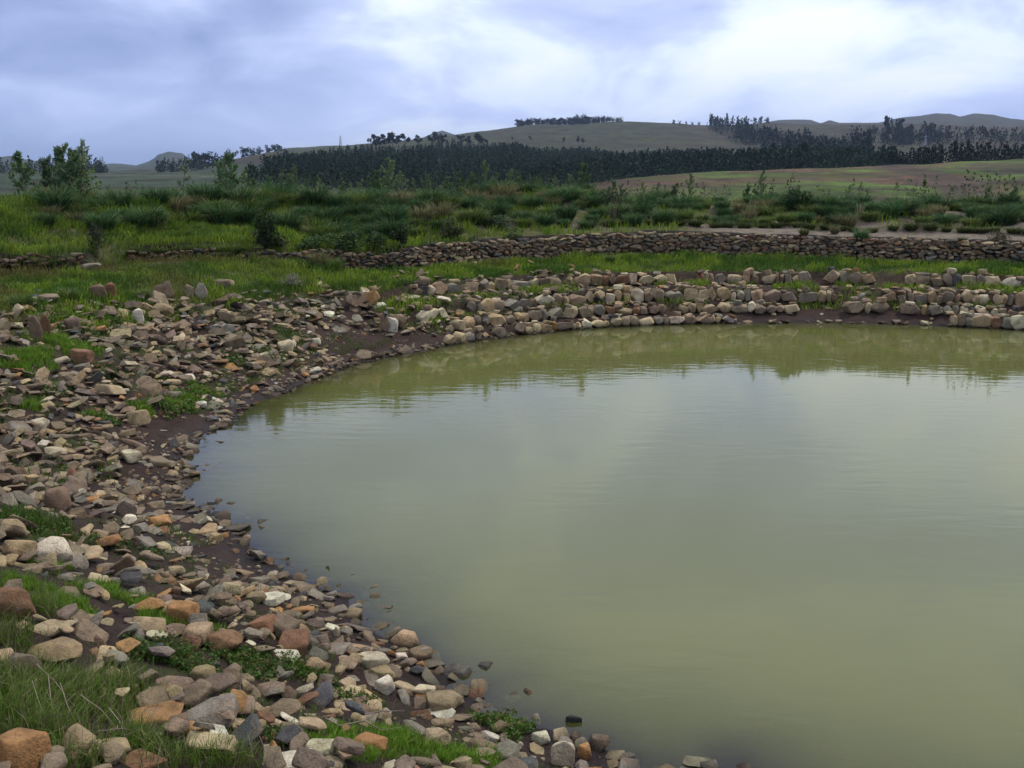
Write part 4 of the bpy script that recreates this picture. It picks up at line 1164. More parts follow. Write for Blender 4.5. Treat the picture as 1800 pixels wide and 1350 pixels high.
# ================================================================== VEGETATION
def blades(P, H, W, lean, col, tipcol=None, seed=0):
    """grass blades as tapered strips of three triangles: root points P, heights H, widths W, horizontal lean vectors"""
    n = len(P)
    r = np.random.default_rng(seed)
    a = r.uniform(0, 6.283, n)
    side = np.stack([np.cos(a), np.sin(a), np.zeros(n)], 1) * (W * .5)[:, None]
    up = np.zeros((n, 3)); up[:, 2] = H
    L3 = np.concatenate([lean, np.zeros((n, 1))], 1)
    mid = P + up * 0.58 + L3 * 0.35
    tip = P + up * (1 - 0.25 * np.minimum(1, np.linalg.norm(lean, axis=1) / np.maximum(H, 1e-3)))[:, None] + L3
    V = np.stack([P - side, P + side, mid - side * .7, mid + side * .7, tip], 1).reshape(-1, 3)
    b = (np.arange(n) * 5)[:, None]
    F = np.stack([b + [0, 1, 3], b + [0, 3, 2], b + [2, 3, 4]], 1).reshape(-1, 3)
    tc = col if tipcol is None else tipcol
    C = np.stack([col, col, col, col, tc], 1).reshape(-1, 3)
    return V, F, C
def join(parts):
    off = 0; Vs, Fs, Cs = [], [], []
    for V, F, C in parts:
        Vs.append(V); Fs.append(F + off); Cs.append(C); off += len(V)
    return np.concatenate(Vs), np.concatenate(Fs), np.concatenate(Cs)
def tri_leaves(C, size, seed, col, aspect=0.5, flat=0.0, updir=None):
    """leaf-shaped quads (two triangles) at centres C"""
    r = np.random.default_rng(seed)
    n = len(C)
    d = r.normal(size=(n, 3)); d[:, 2] *= (1 - flat)
    if updir is not None: d = d * 0.6 + updir
    d /= np.linalg.norm(d, axis=1)[:, None]
    q = r.normal(size=(n, 3)); s = np.cross(d, q); s /= np.linalg.norm(s, axis=1)[:, None]
    sz = size * r.uniform(.6, 1.3, n)
    d = d * sz[:, None]; s = s * (sz * aspect)[:, None]
    V = np.stack([C - d * .5, C + s * .5, C + d * .5, C - s * .5], 1).reshape(-1, 3)
    b = (np.arange(n) * 4)[:, None]
    F = np.stack([b + [0, 1, 2], b + [0, 2, 3]], 1).reshape(-1, 3)
    return V, F, np.repeat(col, 4, 0)
def tube(pts, radii, sides=5):
    pts = [Vector(p) for p in pts]
    V, F = [], []
    for i, p in enumerate(pts):
        t = (pts[min(i + 1, len(pts) - 1)] - pts[max(i - 1, 0)]).normalized()
        u = t.orthogonal().normalized(); v = t.cross(u)
        for k in range(sides):
            a = 6.2832 * k / sides
            V.append(p + (u * math.cos(a) + v * math.sin(a)) * radii[i])
    for i in range(len(pts) - 1):
        for k in range(sides):
            a, b = i * sides + k, i * sides + (k + 1) % sides
            F.append((a, b, b + sides)); F.append((a, b + sides, a + sides))
    return np.array([v[:] for v in V]), np.array(F)
def tubes(list_):
    off = 0; Vs, Fs = [], []
    for pts, rad in list_:
        V, F = tube(pts, rad)
        Vs.append(V); Fs.append(F + off); off += len(V)
    return np.concatenate(Vs), np.concatenate(Fs)
def jitcol(base, n, s, r, yellow=0.0):
    c = np.array(base)[None] * r.uniform(1 - s, 1 + s, (n, 1)) * r.uniform(.92, 1.08, (n, 3))
    if yellow:
        k = (r.random(n) < yellow)[:, None]
        c = np.where(k, np.array([0.30, 0.26, 0.12])[None] * r.uniform(.7, 1.2, (n, 1)), c)
    return c

# ---- turf: meadow above the terraces, ledges, patches between stones, all one mass nobody could count
r = np.random.default_rng(31)
parts = []
def turf(P2, hmin, hmax, wid, base, yellow, seed, spread=.5, z=None):
    if len(P2) == 0: return
    q = np.random.default_rng(seed)
    n = len(P2)
    zz = height(P2[:, 0], P2[:, 1]) if z is None else z
    H = q.uniform(hmin, hmax, n); a = q.uniform(0, 6.283, n); l = H * q.uniform(.1, spread, n)
    lean = np.stack([np.cos(a) * l + H * .12, np.sin(a) * l], 1)
    c = np.array(base) if np.ndim(base) == 2 else jitcol(base, n, .28, q, yellow)
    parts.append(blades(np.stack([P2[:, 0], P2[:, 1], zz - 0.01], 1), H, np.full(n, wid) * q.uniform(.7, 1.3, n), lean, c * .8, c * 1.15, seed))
n = 520000
x = r.uniform(-22, 22, n); y = r.uniform(14, 37, n)
d, bx, by = sdist(x, y); tw = tweight(bx, by); b = y - yw(x); p = wpx(x)
nz = fbm(x * .6, y * .6, 40, 4); nz2 = fbm(x * 1.7, y * 1.7, 141, 3); nz3 = fbm(x * .25, y * .25, 145, 3)
m = (((tw > .4) & (d > 2.5)) | ((tw <= .4) & (d > np.interp(y, [13, 17, 20, 26], [4.0, 3.7, 3.2, 2.9]) + (nz - .5) * 1.6))) & (b < -0.05)
m |= (tw > .4) & (d > 0.62) & (d < 2.2) & (nz2 > .50) & (r.random(n) < .8)
# slope behind the wall line on the west, thinning to the east
mb = (b > .15) & (b < 7) & (r.random(n) < np.interp(p, [0, 560, 760, 1000, 1800], [.85, .8, .40, .20, .10])) & (nz2 > np.interp(p, [0, 600, 900, 1800], [.25, .3, .44, .52]))
mb &= ~((p > 1200) & (b < 2.2) & (r.random(n) < .93))
keep = (m & (r.random(n) < .95)) | mb
pu, _ = pix_of(x, y, np.full(n, 1.3))
keep &= (pu > -420) & (pu < 2150)
x, y, nz, nz2, nz3, b, tw, p = x[keep], y[keep], nz[keep], nz2[keep], nz3[keep], b[keep], tw[keep], p[keep]
n = len(x)
bright = np.array([.255, .370, .030]); mid = np.array([.095, .190, .020]); dry = np.array([.230, .165, .060]); oliv = np.array([.165, .185, .036])
t = sstep(.40, .60, nz2)[:, None]
c = mid * (1 - t) + bright * t
west = ((1 - sstep(250, 620, p)) * np.where(b > 0, .35, 1))[:, None]
c = c * (1 - west * .55 * sstep(.40, .6, nz)[:, None]) + oliv * (west * .55 * sstep(.40, .6, nz)[:, None])
dr = ((sstep(.55, .68, nz3) * .45 + west[:, 0] * sstep(.45, .62, nz) * .55) * np.where(b > 0, .25, 1))[:, None]
c = c * (1 - dr) + dry * dr
bk = (b > 0)[:, None]
c = np.where(bk, c * 1.05, c)
c = c * r.uniform(.68, 1.32, (n, 1)) * r.uniform(.93, 1.07, (n, 3))
hh = np.where(b > -0.8, .20, .14) * lerp(.3, 1.9, fbm(x * 1.1, y * 1.1, 177, 3))
rem = ((p < 150) | ((p > 222) & (p < 446))) & (b > -1.3) & (b < .25)
hh = np.where(rem & (b < -.25), hh * .6, hh)
parts_meadow = len(parts)
q = np.random.default_rng(5)
a = q.uniform(0, 6.283, n); H = hh * q.uniform(.5, 1.3, n); l = H * q.uniform(.1, .6, n)
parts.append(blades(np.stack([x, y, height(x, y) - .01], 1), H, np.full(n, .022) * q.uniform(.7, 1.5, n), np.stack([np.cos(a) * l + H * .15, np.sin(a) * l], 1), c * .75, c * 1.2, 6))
print('meadow blades', n)
# turf on top of the near and west bank, beside and behind the viewer
n = 60000
x = r.uniform(-17, 8, n); y = r.uniform(-4, 14.5, n)
d, bx, by = sdist(x, y)
k = (d > 3.9 + (fbm(x * .6, y * .6, 40, 4) - .5) * 2) & (np.hypot(x, y) > 1.2) & (r.random(n) < .75)
px_, py_ = pix_of(x, np.maximum(y, .5), height(x, y))
k &= ~((px_ > 0) & (px_ < 1800) & (py_ < 1350) & (y > 1))
P2 = np.stack([x[k], y[k]], 1)
turf(P2, .05, .16, .014, (.115, .185, .028), .12, 333, .7)
def disc(cx, cy, rad, n, q):
    a = q.uniform(0, 6.283, n); rr_ = rad * np.sqrt(q.random(n)) * (0.75 + .35 * np.sin(a * 3 + cx * 7))
    return np.stack([cx + rr_ * np.cos(a), cy + rr_ * np.sin(a)], 1)
for i, (a, b_, rad) in enumerate(PW):
    q = np.random.default_rng(400 + i)
    nn = int(rad * rad * 3.14 * (5200 if b_ < 9 else 1900))
    dark = i in (7, 8, 9, 19, 20)
    turf(disc(a, b_, rad, nn, q), .035, .10 if b_ < 9 else .16, .006 if b_ < 9 else .014, (.095, .17, .025) if dark else (.19, .33, .03), .03, 500 + i, .7)
for i, (a, b_, rad) in enumerate(TALL):
    q = np.random.default_rng(600 + i)
    nn = int(rad * rad * 3.14 * 2300)
    turf(disc(a, b_, rad * 1.1, nn, q), .05, .20, .0058, (.145, .235, .032), .16, 700 + i, .8)
    turf(disc(a, b_, rad, nn // 9, q), .10, .26, .004, (.34, .30, .16), .3, 760 + i, .7)
for i, (a, b_, rad, k) in enumerate([(925, 366, 1.1, 2600), (880, 372, .8, 1200), (60, 385, 1.5, 3000), (200, 400, 1.3, 2400), (330, 412, 1.2, 2400), (600, 400, 1.0, 1600)]):
    x_, y_, z_ = ground_at(a, b_)
    turf(disc(x_, y_, rad, k, np.random.default_rng(840 + i)), .10, .30, .022, (.150, .240, .030), .06, 850 + i, .7)
# sparse sprigs between the loose stones
n = 26000
x = r.uniform(-13, 2.5, n); y = r.uniform(3.5, 27, n)
d, bx, by = sdist(x, y); nn2 = fbm(x * 1.1, y * 1.1, 190, 3)
k = (d > .45) & (d < 6) & (nn2 > np.interp(y, [4, 9, 14, 26], [.52, .52, .47, .46]))
x, y = x[k], y[k]
for lo, hi, w in ((0, 10, .006), (10, 40, .014)):
    s = (y >= lo) & (y < hi)
    base = np.repeat(np.stack([x[s], y[s]], 1), 5, 0) + r.normal(0, .035, (s.sum() * 5, 2))
    turf(base, .03, .11 if lo == 0 else .14, w, (.12, .21, .028), .05, 880 + lo, .8)
V, F, C = join(parts)
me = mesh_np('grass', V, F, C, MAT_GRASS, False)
tag(obj('grass', me), 'green and straw coloured grass over the meadow and between the stones', None, None, 'stuff')
print('grass tris', len(F))

# ---- creeping weeds between the stones (small rounded leaves)
Wpts = []
for (px, py, rad, num) in [(300, 1160, .34, 900), (340, 1175, .28, 700), (250, 1150, .22, 450), (430, 1165, .30, 800), (470, 1185, .25, 600), (520, 1180, .16, 350), (560, 1195, .16, 350), (420, 1240, .18, 300), (600, 1230, .16, 300), (480, 1300, .2, 300), (640, 1235, .12, 200),
                           (870, 1272, .20, 500), (905, 1288, .18, 450), (60, 930, .35, 700), (150, 955, .2, 300), (205, 960, .2, 300), (270, 980, .15, 200), (330, 708, .5, 700), (300, 720, .4, 500), (350, 690, .4, 600), (175, 735, .3, 400), (420, 640, .5, 600), (470, 620, .4, 500), (180, 590, .5, 500), (520, 595, .4, 400), (90, 690, .4, 400), (130, 835, .25, 300), (175, 790, .25, 300)]:
    x, y, z = ground_at(px, py)
    q = np.random.default_rng(int(px * 7 + py))
    Wpts.append(disc(x, y, rad, num, q))
Wp = np.concatenate(Wpts)
q = np.random.default_rng(77)
zc = height(Wp[:, 0], Wp[:, 1]) + q.uniform(.0, .075, len(Wp))
cc = jitcol((.070, .125, .022), len(Wp), .4, q)
rd = q.random(len(Wp)) < .12
cc[rd] = jitcol((.20, .10, .05), rd.sum(), .3, q)
szs = np.where(Wp[:, 1] < 10, .026, .055)
V, F, C = tri_leaves(np.stack([Wp[:, 0], Wp[:, 1], zc], 1), 1.0, 78, cc, .75, .3)
cen = np.repeat(np.stack([Wp[:, 0], Wp[:, 1], zc], 1), 4, 0)
V = cen + (V - cen) * np.repeat(szs, 4)[:, None]
tag(obj('weeds', mesh_np('weeds', V, F, C, MAT_GRASS)), 'low dark leafy weeds creeping between the bank stones', None, None, 'stuff')

# ---- tussocks: arching clumps of blades
def tussock_mesh(seed, col, dry=.08, n=260, hmax=1.0, spread=1.0):
    q = np.random.default_rng(seed)
    a = q.uniform(0, 6.283, n); rad = .22 * np.sqrt(q.random(n))
    P = np.stack([np.cos(a) * rad, np.sin(a) * rad, np.full(n, -.03)], 1)
    H = q.uniform(.45, 1.0, n) * hmax; out = q.uniform(.1, .62, n) * spread
    b = a + q.normal(0, .5, n)
    lean = np.stack([np.cos(b) * out, np.sin(b) * out], 1)
    c = jitcol(col, n, .35, q, dry)
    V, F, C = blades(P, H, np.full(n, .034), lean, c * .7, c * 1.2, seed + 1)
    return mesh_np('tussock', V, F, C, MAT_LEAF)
TUS = [tussock_mesh(900 + i, (.070, .145, .045), .05, 420, .85, .95) for i in range(4)] + [tussock_mesh(920 + i, (.130, .200, .040), .12, 400, .75, 1.0) for i in range(3)]
TUS_SMALL = [tussock_mesh(940 + i, (.075, .110, .026), .15, 300, .7, 1.1) for i in range(3)]
TUS_STALK = tussock_mesh(980, (.34, .31, .18), .5, 46, 1.5, .45)
TUS_DRY = [tussock_mesh(960 + i, (.20, .20, .085), .4, 260, .8, .8) for i in range(2)]

# ---- saplings on the berm
def sapling_mesh(seed, col, lean=0.0, dense=1.0):
    q = random.Random(seed); stems = []; leaves = []; lc = []
    nst = q.choice([1, 1, 2])
    for s in range(nst):
        top = Vector((q.uniform(-.12, .12) + lean * .3, q.uniform(-.1, .1), q.uniform(.86, 1.0) if s == 0 else q.uniform(.6, .8)))
        base = Vector((q.uniform(-.04, .04) * s, 0, -.04))
        midp = base.lerp(top, .5) + Vector((q.uniform(-.05, .05), q.uniform(-.05, .05), 0))
        stems.append(([base, midp, top], [.012, .008, .003]))
        nb = int(q.uniform(11, 16) * dense)
        for k in range(nb):
            t = .18 + .78 * k / nb
            p0 = base.lerp(midp, t * 2) if t < .5 else midp.lerp(top, t * 2 - 1)
            a = q.uniform(0, 6.283); ln = (1 - t) * .34 + .09
            tip = p0 + Vector((math.cos(a) * ln * .7, math.sin(a) * ln * .7, ln * q.uniform(.35, .95)))
            stems.append(([p0, p0.lerp(tip, .5) + Vector((0, 0, .01)), tip], [.005, .003, .0015]))
            for j in range(int(34 * dense)):
                u = q.uniform(.15, 1.05)
                leaves.append(p0.lerp(tip, u) + Vector((q.gauss(0, .018), q.gauss(0, .018), q.gauss(0, .015))))
                lc.append((tip - p0).normalized())
    V, F = tubes([([tuple(v) for v in a], b) for a, b in stems])
    tm = mesh_np('trunk', V, F, None, MAT_BARK, True)
    r_ = np.random.default_rng(seed)
    n_ = len(leaves)
    L = np.array([l[:] for l in leaves]); U = np.array([l[:] for l in lc]) * .9
    LV, LF, LC = tri_leaves(L, .092, seed, jitcol(np.array(col) * 1.75, n_, .35, r_), .24, 0, U)
    return tm, mesh_np('crown', LV, LF, LC, MAT_LEAF)
SAP = [sapling_mesh(1000 + i, c, l, dn) for i, (c, l, dn) in enumerate([((.085, .115, .045), .2, .8), ((.080, .120, .045), -.1, 1.0), ((.065, .105, .045), .15, 1.2), ((.095, .115, .055), .4, .7), ((.060, .100, .040), 0, 1.4), ((.090, .120, .050), .1, .9)])]
def bush_mesh(seed, col, n=1400, shape=(.5, .5, .5), lumps=9, leaf=.05, stems=6):
    q = np.random.default_rng(seed)
    cs = q.normal(size=(lumps, 3)); cs /= np.linalg.norm(cs, axis=1)[:, None]
    cs = cs * q.uniform(.2, .75, (lumps, 1)) * np.array(shape) + np.array([0, 0, shape[2]])
    cs[:, 2] = np.maximum(cs[:, 2], .15)
    rad = q.uniform(.28, .5, lumps) * min(shape)
    k = q.integers(0, lumps, n)
    dirs = q.normal(size=(n, 3)); dirs /= np.linalg.norm(dirs, axis=1)[:, None]
    P = cs[k] + dirs * (rad[k] * q.uniform(.6, 1.1, n))[:, None]
    P[:, 2] = np.maximum(P[:, 2], .01)
    V, F, C = tri_leaves(P, leaf, seed, jitcol(col, n, .45, q), .5, .1)
    st = []
    for i in range(stems):
        c = cs[q.integers(0, lumps)]
        st.append(([(q.uniform(-.05, .05), q.uniform(-.05, .05), -.05), tuple(c * .5), tuple(c)], [.014, .010, .004]))
    TV, TF = tubes(st)
    return mesh_np('stem', TV, TF, None, MAT_BARK, True), mesh_np('foliage', V, F, C, MAT_LEAF)

def plant(name, meshes, names, loc, s, rz, label, cat, group, sxy=None):
    o = empty(name, loc, (0, 0, rz), (sxy or s, sxy or s, s))
    tag(o, label, cat, group)
    for nm, me in zip(names, meshes):
        obj(nm, me, o)
    return o
# px, top row, distance behind the wall line (m), mesh, what sets it apart
SAPL = [(10, 278, 9.2, 2, 'bushy'), (38, 272, 9.0, 4, 'leaning'), (56, 284, 8.6, 2, 'dark leafy'), (84, 259, 9.0, 5, 'tallest feathery'), (108, 265, 8.4, 3, 'tall bent'), (-20, 275, 9.0, 4, 'dense'),
        (317, 284, 9.6, 3, 'pale wispy'), (347, 315, 8.8, 0, 'short thin'), (377, 278, 9.4, 4, 'dark upright'), (395, 283, 9.0, 2, 'bushy green'), (405, 280, 9.8, 5, 'thin topped'), (440, 318, 8.4, 4, 'low spreading'),
        (470, 310, 9.6, 2, 'small dark'), (492, 300, 9.0, 3, 'pale bent'), (521, 298, 9.3, 5, 'pale leafy'), (560, 322, 8.6, 1, 'small grey green'), (600, 330, 8.8, 4, 'low bushy'), (660, 312, 9.2, 2, 'slender'),
        (688, 290, 9.0, 1, 'straight pale stemmed'), (730, 316, 9.3, 0, 'sparse'), (773, 326, 8.3, 3, 'short bare stemmed'), (807, 304, 9.4, 2, 'thick'), (853, 290, 8.8, 1, 'tall bright topped'),
        (895, 301, 9.1, 5, 'narrow'), (928, 311, 8.6, 0, 'twin stemmed'), (958, 318, 8.8, 3, 'strongly leaning'), (1027, 293, 8.2, 4, 'bright green bushy topped'), (1073, 322, 8.6, 4, 'dark bushy'), (1095, 325, 8.8, 2, 'dark twiggy'),
        (1130, 330, 8.9, 1, 'thin'), (1160, 332, 9.1, 5, 'grey green'), (1187, 325, 9.0, 2, 'leafy'), (1213, 314, 8.8, 1, 'upright'), (1240, 323, 9.0, 0, 'very thin'), (1275, 338, 8.6, 3, 'short'), (1313, 325, 9.0, 2, 'bushy middle sized'), (1337, 308, 9.2, 1, 'tall pale'),
        (1360, 325, 8.6, 0, 'small'), (1455, 338, 8.2, 0, 'straw coloured'), (1490, 345, 8.5, 5, 'short round topped'), (1600, 352, 8.4, 3, 'very small'), (1668, 346, 8.6, 0, 'sparse low'), (1740, 340, 8.6, 5, 'grey leafy'), (1783, 336, 8.2, 2, 'dark low')]
SAPL += [(24, 268, 8.2, 1, 'slim leafy'), (68, 270, 8.0, 4, 'thick leafy'), (96, 268, 7.6, 2, 'broad leafy'), (125, 290, 8.0, 0, 'short pale'), (428, 305, 8.8, 1, 'small leafy'), (508, 312, 8.2, 2, 'small bushy'), (640, 318, 8.4, 0, 'tiny pale'),
         (672, 305, 8.6, 4, 'bushy dark'), (712, 308, 8.2, 5, 'pale topped'), (750, 312, 8.6, 1, 'middle sized'), (790, 315, 8.2, 4, 'rounded'), (828, 305, 8.5, 2, 'dark thick'), (872, 308, 8.2, 1, 'light green'), (912, 318, 8.4, 4, 'low dark'), (942, 312, 8.4, 2, 'dark slim'), (980, 320, 8.2, 5, 'grey slim'), (1005, 312, 8.6, 1, 'light slim')]
SAPL.sort()
sap_pos = []
rs = random.Random(3)
vis_i = 0
for (px, top, back, mi, word) in SAPL:
    dx, dy, _ = ray(px, 330)
    y = 40.0
    for _ in range(6):
        x = dx / dy * y; y = float(yw(x)) + back - 1.5
    z = h1(x, y)
    _, _, dz_ = ray(px, top)
    ztop = EYE + dz_ / ray(px, top)[1] * y
    s = max(0.7, ztop - z) * 1.18
    vis_i += 1
    lab = f'{word} sapling on the berm, {ordinal(vis_i)} counted from the western end'
    plant('sapling', SAP[mi], ('trunk', 'crown'), (x, y, z), s, rs.uniform(0, 6.28) if mi != 3 else rs.uniform(-.4, .4), lab, 'sapling', 'saplings along the berm', s * .95)
    sap_pos.append((x, y, f'the {word} sapling'))
# bushes: px, top, bottom, width px, colour, shape, label
def bush_at(px, top, bot, wpx_, col, seed, label, leaf=.05, n=1500, shape=(.5, .5, .5), lumps=10):
    x, y, z = ground_at(px, bot)
    dist = math.hypot(x, y)
    hh = (bot - top) / FPX * dist; ww = wpx_ / FPX * dist
    st, fo = bush_mesh(seed, col, n, (.5, .5, .5), lumps, leaf)
    o = empty('bush', (x, y + ww * .2, z - .02), (0, 0, seed), (ww, ww, hh)); tag(o, label, 'bush', 'bushes around the pond')
    obj('stem', st, o); obj('foliage', fo, o)
bush_at(469, 366, 446, 46, (.038, .070, .020), 1101, 'tall narrow dark leafy bush growing from the wall line', .10, 1700)
bush_at(470, 405, 452, 62, (.045, .055, .022), 1102, 'low dark skirt of leaves around the tall narrow bush', .09, 1300)
bush_at(170, 405, 466, 42, (.045, .050, .026), 1103, 'dark twiggy bush at the end of the overgrown wall remnant', .07, 1000)
bush_at(702, 388, 438, 44, (.032, .060, .016), 1104, 'small dark bush with bright tips at the end of the long wall', .10, 1200)
bush_at(797, 381, 424, 60, (.070, .085, .025), 1105, 'olive green spiky bush leaning over the long wall', .08, 1500)
bush_at(884, 378, 408, 52, (.065, .095, .040), 1106, 'grey green low bush on top of the long wall', .09, 1100)
bush_at(600, 405, 448, 90, (.045, .085, .020), 1107, 'broad bramble patch spilling over the slope where the wall is missing', .08, 1800)
bush_at(545, 412, 446, 60, (.050, .090, .020), 1108, 'small bramble beside the broad bramble patch', .09, 1200)
bush_at(660, 402, 446, 70, (.040, .075, .018), 1109, 'dark bramble between the broad patch and the long wall', .09, 1300)
bush_at(1400, 327, 372, 66, (.040, .085, .024), 1110, 'dense dark green bush on the eastern berm', .08, 1900)
bush_at(1070, 328, 372, 60, (.040, .065, .028), 1111, 'dark grey green bush on the berm before the brown field', .08, 1300)
bush_at(510, 478, 512, 54, (.20, .20, .13), 1112, 'pale grey feathery shrub at the head of the rubble slope', .05, 1500)
bush_at(830, 410, 452, 46, (.055, .080, .020), 1113, 'trailing green bush hanging over the face of the long wall', .09, 1000)
bush_at(905, 405, 440, 60, (.055, .085, .022), 1114, 'weedy bush half hiding the face of the long wall', .09, 1000)
bush_at(1750, 418, 462, 50, (.085, .085, .035), 1115, 'dry trailing bush over the east end of the long wall', .08, 900)
# tussocks
rs = random.Random(12)
tpos = []
tries = 0
while len(tpos) < 260 and tries < 6000:
    tries += 1
    px = rs.uniform(-10, 1810); back = rs.choice([rs.uniform(1.9, 4.5), rs.uniform(3.5, 7.6), rs.uniform(4.5, 7.0)])
    dx, dy, _ = ray(px, 380); y = 36.0
    for _ in range(6):
        x = dx / dy * y; y = float(yw(x)) + back
    if px < 560 and back < 3.2: continue
    if px > 1180 and back < 2.6: continue
    if any((x - a) ** 2 + (y - b) ** 2 < .52 ** 2 for a, b, *_ in tpos): continue
    if rs.random() > float(np.interp(px, [0, 300, 1000, 1800], [.9, 1, .9, .75])): continue
    tpos.append((x, y, back, px))
def near_sap(x, y):
    return min(sap_pos, key=lambda s: (s[0] - x) ** 2 + (s[1] - y) ** 2)[2]
tl = {}
for (x, y, back, px) in tpos:
    k = rs.random()
    me, word = (rs.choice(TUS[:4]), 'dark blue green') if k < .62 else ((rs.choice(TUS[4:]), 'olive green') if k < .9 else (rs.choice(TUS_DRY), 'straw coloured'))
    s = rs.uniform(.5, 1.0) * (1.1 if px < 900 else .95)
    tl.setdefault(f'{word} tussock before {near_sap(x, y)}', []).append((x, y, s, me))
for dsc, L in tl.items():
    L.sort(key=lambda t: -t[2])
    for k, (x, y, s, me) in enumerate(L):
        lab = dsc if len(L) == 1 else (('largest ' if k == 0 else ordinal(k + 1) + ' largest ') + dsc)
        tag(obj('grass_tussock', me, None, (x, y, h1(x, y)), (0, 0, rs.uniform(0, 6.28)), (s * 1.15, s * 1.15, s * .85)), lab, 'tussock', 'grass tussocks on the berm')
# the row of small tufts edging the earth path on top of the wall
k = 0
px = 1010.0
while px < 1800:
    px += rs.uniform(16, 36)
    dx, dy, _ = ray(px, 395); y = 34.0
    back = 2.15 + .12 * math.sin(px * .02)
    for _ in range(6):
        x = dx / dy * y; y = float(yw(x)) + back + 0
    k += 1
    s = rs.uniform(.30, .5)
    tag(obj('grass_tuft', rs.choice(TUS_SMALL), None, (x, y, h1(x, y)), (0, 0, rs.uniform(0, 6)), (s * 1.6, s * 1.3, s)),
        f'small round tuft edging the pale earth above the wall, {ordinal(k)} from its western end', 'tuft', 'small tufts above the long wall')
for (px, py, s, me, lab) in [(1078, 388, .62, TUS_STALK, 'sheaf of pale dry stalks standing on the sandy berm'), (1100, 387, .55, TUS_STALK, 'second sheaf of pale dry stalks beside the first one'), (1322, 388, .6, TUS_STALK, 'dry pale stalks leaning on the eastern berm'), (1510, 384, .45, TUS_STALK, 'few short dry stalks among the eastern tussocks'), (1513, 428, .62, TUS[1], 'dark green tuft hanging over the top of the long wall'), (1467, 411, .45, TUS_DRY[0], 'pale dry tuft on top of the long wall'), (560, 470, .7, TUS_DRY[1], 'tall pale yellow grass clump on the meadow by the bramble patch'),
                             (585, 474, .55, TUS[5], 'green clump beside the tall pale yellow clump'), (1395, 446, .35, TUS_DRY[0], 'dry brown tuft at the foot of the long wall'), (1072, 462, .4, TUS[4], 'dark tuft in the meadow in front of the long wall'),
                             (252, 526, .38, TUS[6], 'grass clump beside the three cornered slab on the rim'), (1413, 415, .4, TUS_SMALL[0], 'olive tuft growing from the wall top'), (1690, 430, .35, TUS_SMALL[1], 'small tuft on the eastern wall top'),
                             (510, 1310, .16, TUS[4], 'small green tuft between the white slab and the broad rounded stone'), (40, 545, .5, TUS[6], 'grass clump on the rim of the west bank'), (120, 530, .45, TUS[5], 'grass clump below the upright slabs of the rim')]:
    x, y, z = ground_at(px, py)
    tag(obj('grass_tuft', me, None, (x, y, z), (0, 0, px), (s, s, s)), lab, 'tuft')

rs = random.Random(91)
for k, px in enumerate([18, 52, 84, 118, 242, 268, 296, 330, 362, 398, 428]):
    wxx = float(np.interp(px, WPX, WXY[:, 0])); wyy = float(yw(wxx)) + .22
    s_ = rs.uniform(.34, .52)
    tag(obj('grass_tuft', rs.choice(TUS_SMALL + TUS[4:]), None, (wxx, wyy, h1(wxx, wyy) + .02), (0, 0, rs.uniform(0, 6)), (s_ * 1.5, s_ * 1.3, s_)),
        f'grass tuft drooping over the old wall remnants, {ordinal(k + 1)} from their western end', 'tuft', 'tufts over the wall remnants')

# ---- dry stalks and twigs on the near bank
def stick(name, pxs, lift, rad, mat, label, cat):
    pts = []
    for (a, b), l in zip(pxs, lift):
        x, y, z = ground_at(a, b); pts.append((x, y, z + l))
    V, F = tube(pts, rad, 6)
    tag(obj(name, mesh_np(name, V, F, None, mat, True)), label, cat)
def upright(px, base, top, lean, rad, mat, label):
    x, y, z = ground_at(px, base); dist = math.sqrt(x * x + y * y + (EYE - z) ** 2)
    hh = (base - top) / FPX * dist
    V, F = tube([(x, y, z - .02), (x + lean * .4, y, z + hh * .5), (x + lean, y + .02, z + hh)], [rad, rad * .8, rad * .4], 6)
    tag(obj('dry_stalk', mesh_np('dry_stalk', V, F, None, mat, True)), label, 'stalk')
upright(422, 1235, 1168, .02, .005, MAT_DRY, 'pale dry stalk standing upright beside an oval stone')
upright(470, 1325, 1270, -.09, .003, MAT_DRY, 'thin dry stalk leaning over the cream flat stone')
stick('twig', [(572, 1281), (598, 1290), (640, 1287), (672, 1297), (705, 1296)], [.07, .05, .08, .05, .06], [.006, .007, .005, .005, .003], MAT_TWIG, 'dark bent twig lying across stones above bright grass', 'twig')
stick('twig', [(640, 1268), (670, 1264), (712, 1262)], [.05, .06, .05], [.005, .004, .002], MAT_TWIG, 'short thin twig above the dark bent twig', 'twig')
for i, (pp, lab) in enumerate([([(110, 1240), (122, 1275), (138, 1298)], 'bare pale twig leaning down to the twiggy tan slab'), ([(145, 1270), (180, 1282), (222, 1312)], 'pale twig slanting through grass above the tan slab'),
                               ([(68, 1204), (100, 1230), (132, 1256)], 'long thin pale stem arching through the tall grass'), ([(62, 1245), (70, 1262), (80, 1275)], 'short bare twig in the darkest grass'),
                               ([(175, 1330), (220, 1316), (300, 1318)], 'dark wiry stem lying across the tan slab'), ([(90, 1235), (92, 1255), (95, 1270)], 'small upright twig in the tall grass'), ([(195, 1285), (212, 1300), (222, 1312)], 'forked bleached twig beside the tan slab')]):
    stick('twig', pp, [.13 + .03 * (i % 2), .11, .05], [.0022, .002, .0012], MAT_TWIG if i == 4 else MAT_DRY, lab, 'twig')
stick('twig', [(412, 905), (422, 903), (432, 905)], [.03, .05, .02], [.010, .012, .006], MAT_TWIG, 'dark scrap of twig poking out of the water off the muddy cove', 'twig')
stick('twig', [(452, 927), (459, 926), (464, 929)], [.02, .03, .01], [.008, .009, .004], MAT_TWIG, 'tiny dark scrap in the water beside the twig scrap', 'twig')

